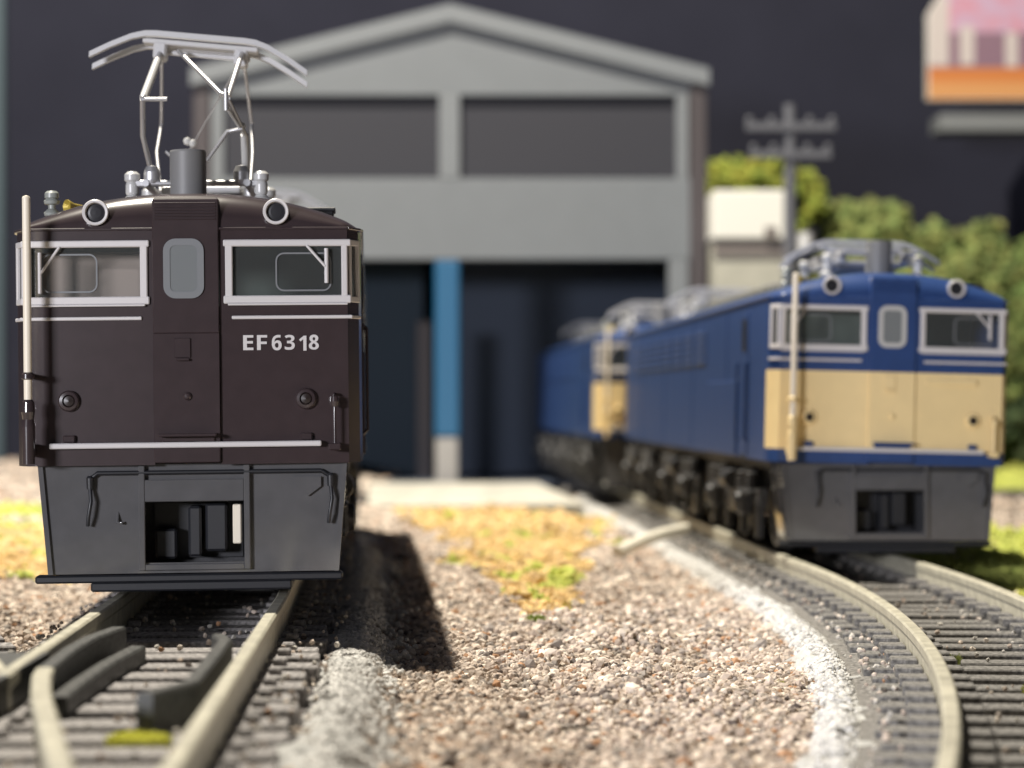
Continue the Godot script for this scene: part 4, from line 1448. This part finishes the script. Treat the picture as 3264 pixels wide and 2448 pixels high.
func loose_ground() -> void:
	var xf := []
	var cols := []
	var tx := []
	var tc := []
	var wx := []
	var wc := []
	# bands of distance: nearer bands have more and smaller stones
	for band in [[10.0, 15.0, 1150, 0.020, 0.036], [15.0, 20.0, 1000, 0.020, 0.036], [20.0, 27.0, 700, 0.022, 0.040], [27.0, 36.0, 330, 0.03, 0.05], [36.0, 46.0, 160, 0.04, 0.065], [46.0, 60.0, 60, 0.05, 0.08], [60.0, 76.0, 45, 0.06, 0.10]]:
		var d0: float = band[0]
		var d1: float = band[1]
		var hw := d1 * 0.235 + 0.6
		var count := int((d1 - d0) * hw * 2.0 * band[2])
		for i in count:
			var d := rng.randf_range(d0, d1)
			var x := rng.randf_range(-hw, hw)
			if absf(x) > d * 0.23 + 0.5: continue
			var o1 := x - line_one(d)
			var o2 := x - line_two(d)
			if absf(o2) < 1.30 or (o1 > -1.3 and o1 < 1.22): continue
			if d < 24.0 and o1 <= -1.3 and d < 16.0: continue
			if o1 < 0 and d > 16.0 and absf(o1 + 0.69 + 0.265 * (d - 13.6)) < 1.0 and rng.randf() < 0.75: continue
			if d > 43.9 and x > -3.2 and x < 1.4: continue
			var s := rng.randf_range(band[3], band[4]) * (1.5 if rng.randf() < 0.04 else 1.0)
			var y := ground_y(x, d)
			if o1 < 1.6 and o1 > 0: y = lerpf(-0.42, y, clampf((o1 - 1.2) / 0.4, 0, 1))
			if o2 > -1.65 and o2 < 0: y = lerpf(LOW - 0.42, y, clampf((-o2 - 1.3) / 0.35, 0, 1))
			var p := Vector3(x, y + s * rng.randf_range(-0.2, 0.9), -d)
			var t := -1.0
			if o1 > 1.3 and o2 < -1.3: t = turf_at(x, d)
			elif o1 < -2.0: t = 0.9 * lumps.get_noise_2d(x * 12.0, d * 8.0) + (0.35 if d > 26.0 and d < 44.0 else -1.0)
			elif o2 > 1.7: t = 0.9 * lumps.get_noise_2d(x * 12.0, d * 8.0) + (0.75 if d > 23.0 and d < 37.0 else (1.2 if d > 51.7 else -1.0))
			if t > 0.0 and rng.randf() < clampf(t * 2.2, 0.0, 0.86):
				var g := rng.randf()
				var v := rng.randf_range(0.8, 1.2)
				var c := Color(0.78, 0.565, 0.235).lerp(Color(0.66, 0.48, 0.25), g)
				var green := 0.25 + 0.8 * fine.get_noise_2d(x * 25.0, d * 12.0)
				if o2 > 1.7 or (o1 < -2.0 and d > 36.0): green += 0.75
				elif d < 29.0: green += 0.12
				if green > 0.52: c = Color(0.58, 0.60, 0.14).lerp(Color(0.46, 0.53, 0.12), g)
				tx.append(Transform3D(spin(s * 1.15, 1.0), p + Vector3(0, s * 0.8, 0)))
				tc.append(Color(c.r * v, c.g * v, c.b * v))
			else:
				xf.append(Transform3D(spin(s), p))
				cols.append(stone_colour())
	# stray stones and white crumbs on the sleepers and shoulders
	for i in 9000:
		var d := rng.randf_range(9.5, 34.0)
		var two := rng.randf() < 0.55
		var o := rng.randf_range(-1.2, 1.2)
		if absf(absf(o) - 0.675) < 0.11: continue
		if rng.randf() > 0.35 and absf(o) < 0.62: continue
		var x := (line_two(d) if two else line_one(d)) + o
		var y := (LOW if two else 0.0) - (0.235 if rng.randf() < 0.35 else 0.34)
		var s := rng.randf_range(0.010, 0.026)
		xf.append(Transform3D(spin(s), Vector3(x, y + s * 0.4, -d)))
		cols.append(Color(0.55, 0.52, 0.47) if rng.randf() < 0.3 else stone_colour())
	for i in 48000:
		var two := rng.randf() < 0.62
		var d := rng.randf_range(9.5, 48.0 if two else 30.0)
		var o := -1.34 + rng.randfn() * 0.17 if two else 1.30 + rng.randfn() * 0.15
		if two and o > -1.02: continue
		if not two and o < 1.06: continue
		if lumps.get_noise_2d(d * 70.0 + (500.0 if two else 0.0), o * 90.0) < -0.07 and rng.randf() < 0.85: continue
		var q := clampf(((o + 1.58) / 0.42) if two else (o - 1.04) / 0.52, 0.0, 1.0)
		var y := (LOW if two else 0.0) + lerpf(-0.47, -0.29, sqrt(sin(PI * clampf(q, 0.02, 0.98))))
		var s := rng.randf_range(0.012, 0.03)
		wx.append(Transform3D(spin(s), Vector3((line_two(d) if two else line_one(d)) + o, y, -d)))
		var v := rng.randf_range(0.45, 0.78)
		wc.append(Color(v, v * 0.985, v * 0.95))
	tag(scatter(self, "gravel", crumb(31, 0.22), M.stone, xf, cols), "loose tan, grey and rust coloured ballast stones covering the ground between the tracks", "gravel", "", "stuff")
	tag(scatter(self, "dry_turf", crumb(32, 0.5), M.turf, tx, tc), "patches of yellow and green flock turf on the gravel", "turf", "", "stuff")
	tag(scatter(self, "white_grit", crumb(33), M.stone, wx, wc), "white grit glued along the edges of both tracks", "grit", "", "stuff")


func tuft(label: String, at: Vector3, r: float, h: float, count: int, c: Color) -> void:
	var b := MB.new()
	for i in count:
		var a := rng.randf() * TAU
		var q := r * sqrt(rng.randf())
		var o := Vector3(cos(a) * q, 0, sin(a) * q * 0.8)
		var up := h * rng.randf_range(0.5, 1.0) * (1.1 - 0.5 * q / r)
		var lean := Vector3(rng.randf_range(-0.4, 0.4), 1, rng.randf_range(-0.4, 0.4)).normalized()
		b.tube([o - Vector3(0, 0.02, 0), o + lean * up * 0.6, o + lean * up + Vector3(rng.randf_range(-0.02, 0.02), 0, 0)], 0.006 + 0.03 * r, 4, 0.004)
	var key := "tuft_%d" % used.get("grass_tuft", 0)
	mat(key, lin(c.r, c.g, c.b), 0.9)
	M[key].backlight_enabled = true
	M[key].backlight = lin(c.r * 0.6, c.g * 0.6, c.b * 0.4)
	var o := put(self, "grass_tuft", b, M[key], Transform3D(Basis(), at))
	tag(o, label, "grass tuft", "small tufts of flock grass")

func small_things() -> void:
	var g := Color(0.42, 0.43, 0.05)
	tuft("large yellow green tuft lying on the sleepers of the turnout near the check rail", Vector3(-2.04, -0.25, -12.5), 0.17, 0.075, 420, Color(0.95, 0.95, 0.28))
	tuft("green tuft at the near tip of the yellow turf patch", Vector3(0.22, ground_y(0.22, 21.9), -21.9), 0.10, 0.13, 80, Color(0.25, 0.34, 0.05))
	tuft("small green tuft in the gravel at the bottom of the view, between the tracks", Vector3(0.68, ground_y(0.68, 14.3), -14.3), 0.05, 0.07, 50, Color(0.26, 0.33, 0.05))
	tuft("yellow green tuft in the gravel beside the white edge of the curved track", Vector3(2.05, ground_y(2.05, 17.9), -17.9), 0.08, 0.06, 60, g)
	tuft("upright pale tuft inside the left rail of the curved track", Vector3(line_two(17.9) - 0.42, LOW - 0.24, -17.9), 0.05, 0.12, 40, Color(0.36, 0.40, 0.12))
	tuft("tiny yellow tuft in the middle of the curved track's sleepers", Vector3(line_two(16.4) - 0.02, LOW - 0.24, -16.4), 0.045, 0.06, 36, g)
	tuft("flat yellow tuft in the gravel beside the turnout's white shoulder", Vector3(line_one(15.6) + 1.85, ground_y(line_one(15.6) + 1.85, 15.6), -15.6), 0.09, 0.05, 50, Color(0.48, 0.44, 0.10))
	var lump := MB.new()
	var rows := []
	for i in 25:
		var row := PackedVector3Array()
		for j in 49:
			var th := PI * 0.5 * i / 24.0
			var ph := TAU * j / 48.0
			var dir := Vector3(sin(th) * cos(ph), cos(th), sin(th) * sin(ph))
			var w := 1.0 + 0.35 * lumps.get_noise_3d(dir.x * 40.0, dir.y * 40.0, dir.z * 40.0) + 0.12 * fine.get_noise_3d(dir.x * 90.0, dir.y * 90.0, dir.z * 90.0)
			row.append(Vector3(dir.x * 0.33, dir.y * 0.17, dir.z * 0.42) * w)
		rows.append(row)
	lump.sheet(rows, Vector3.UP)
	tag(put(self, "plaster_lump", lump, M.plaster, Transform3D(Basis(), Vector3(-1.12, -0.45, -12.5))), "rough white plaster lump beside the turnout's right rail, nearest the viewer", "plaster lump")
	var b := MB.new()
	b.tube([Vector3(-0.55, 0.0, 0.6), Vector3(-0.2, 0.13, 0.2), Vector3(0.15, 0.22, -0.2), Vector3(0.5, 0.27, -0.6)], 0.10, 12, 0.075)
	tag(put(self, "plastic_strip", b, M.strip, Transform3D(Basis(), Vector3(2.02, -0.50, -32.5))), "cream plastic strip lying askew on the gravel beside the leading blue engine", "plastic strip")
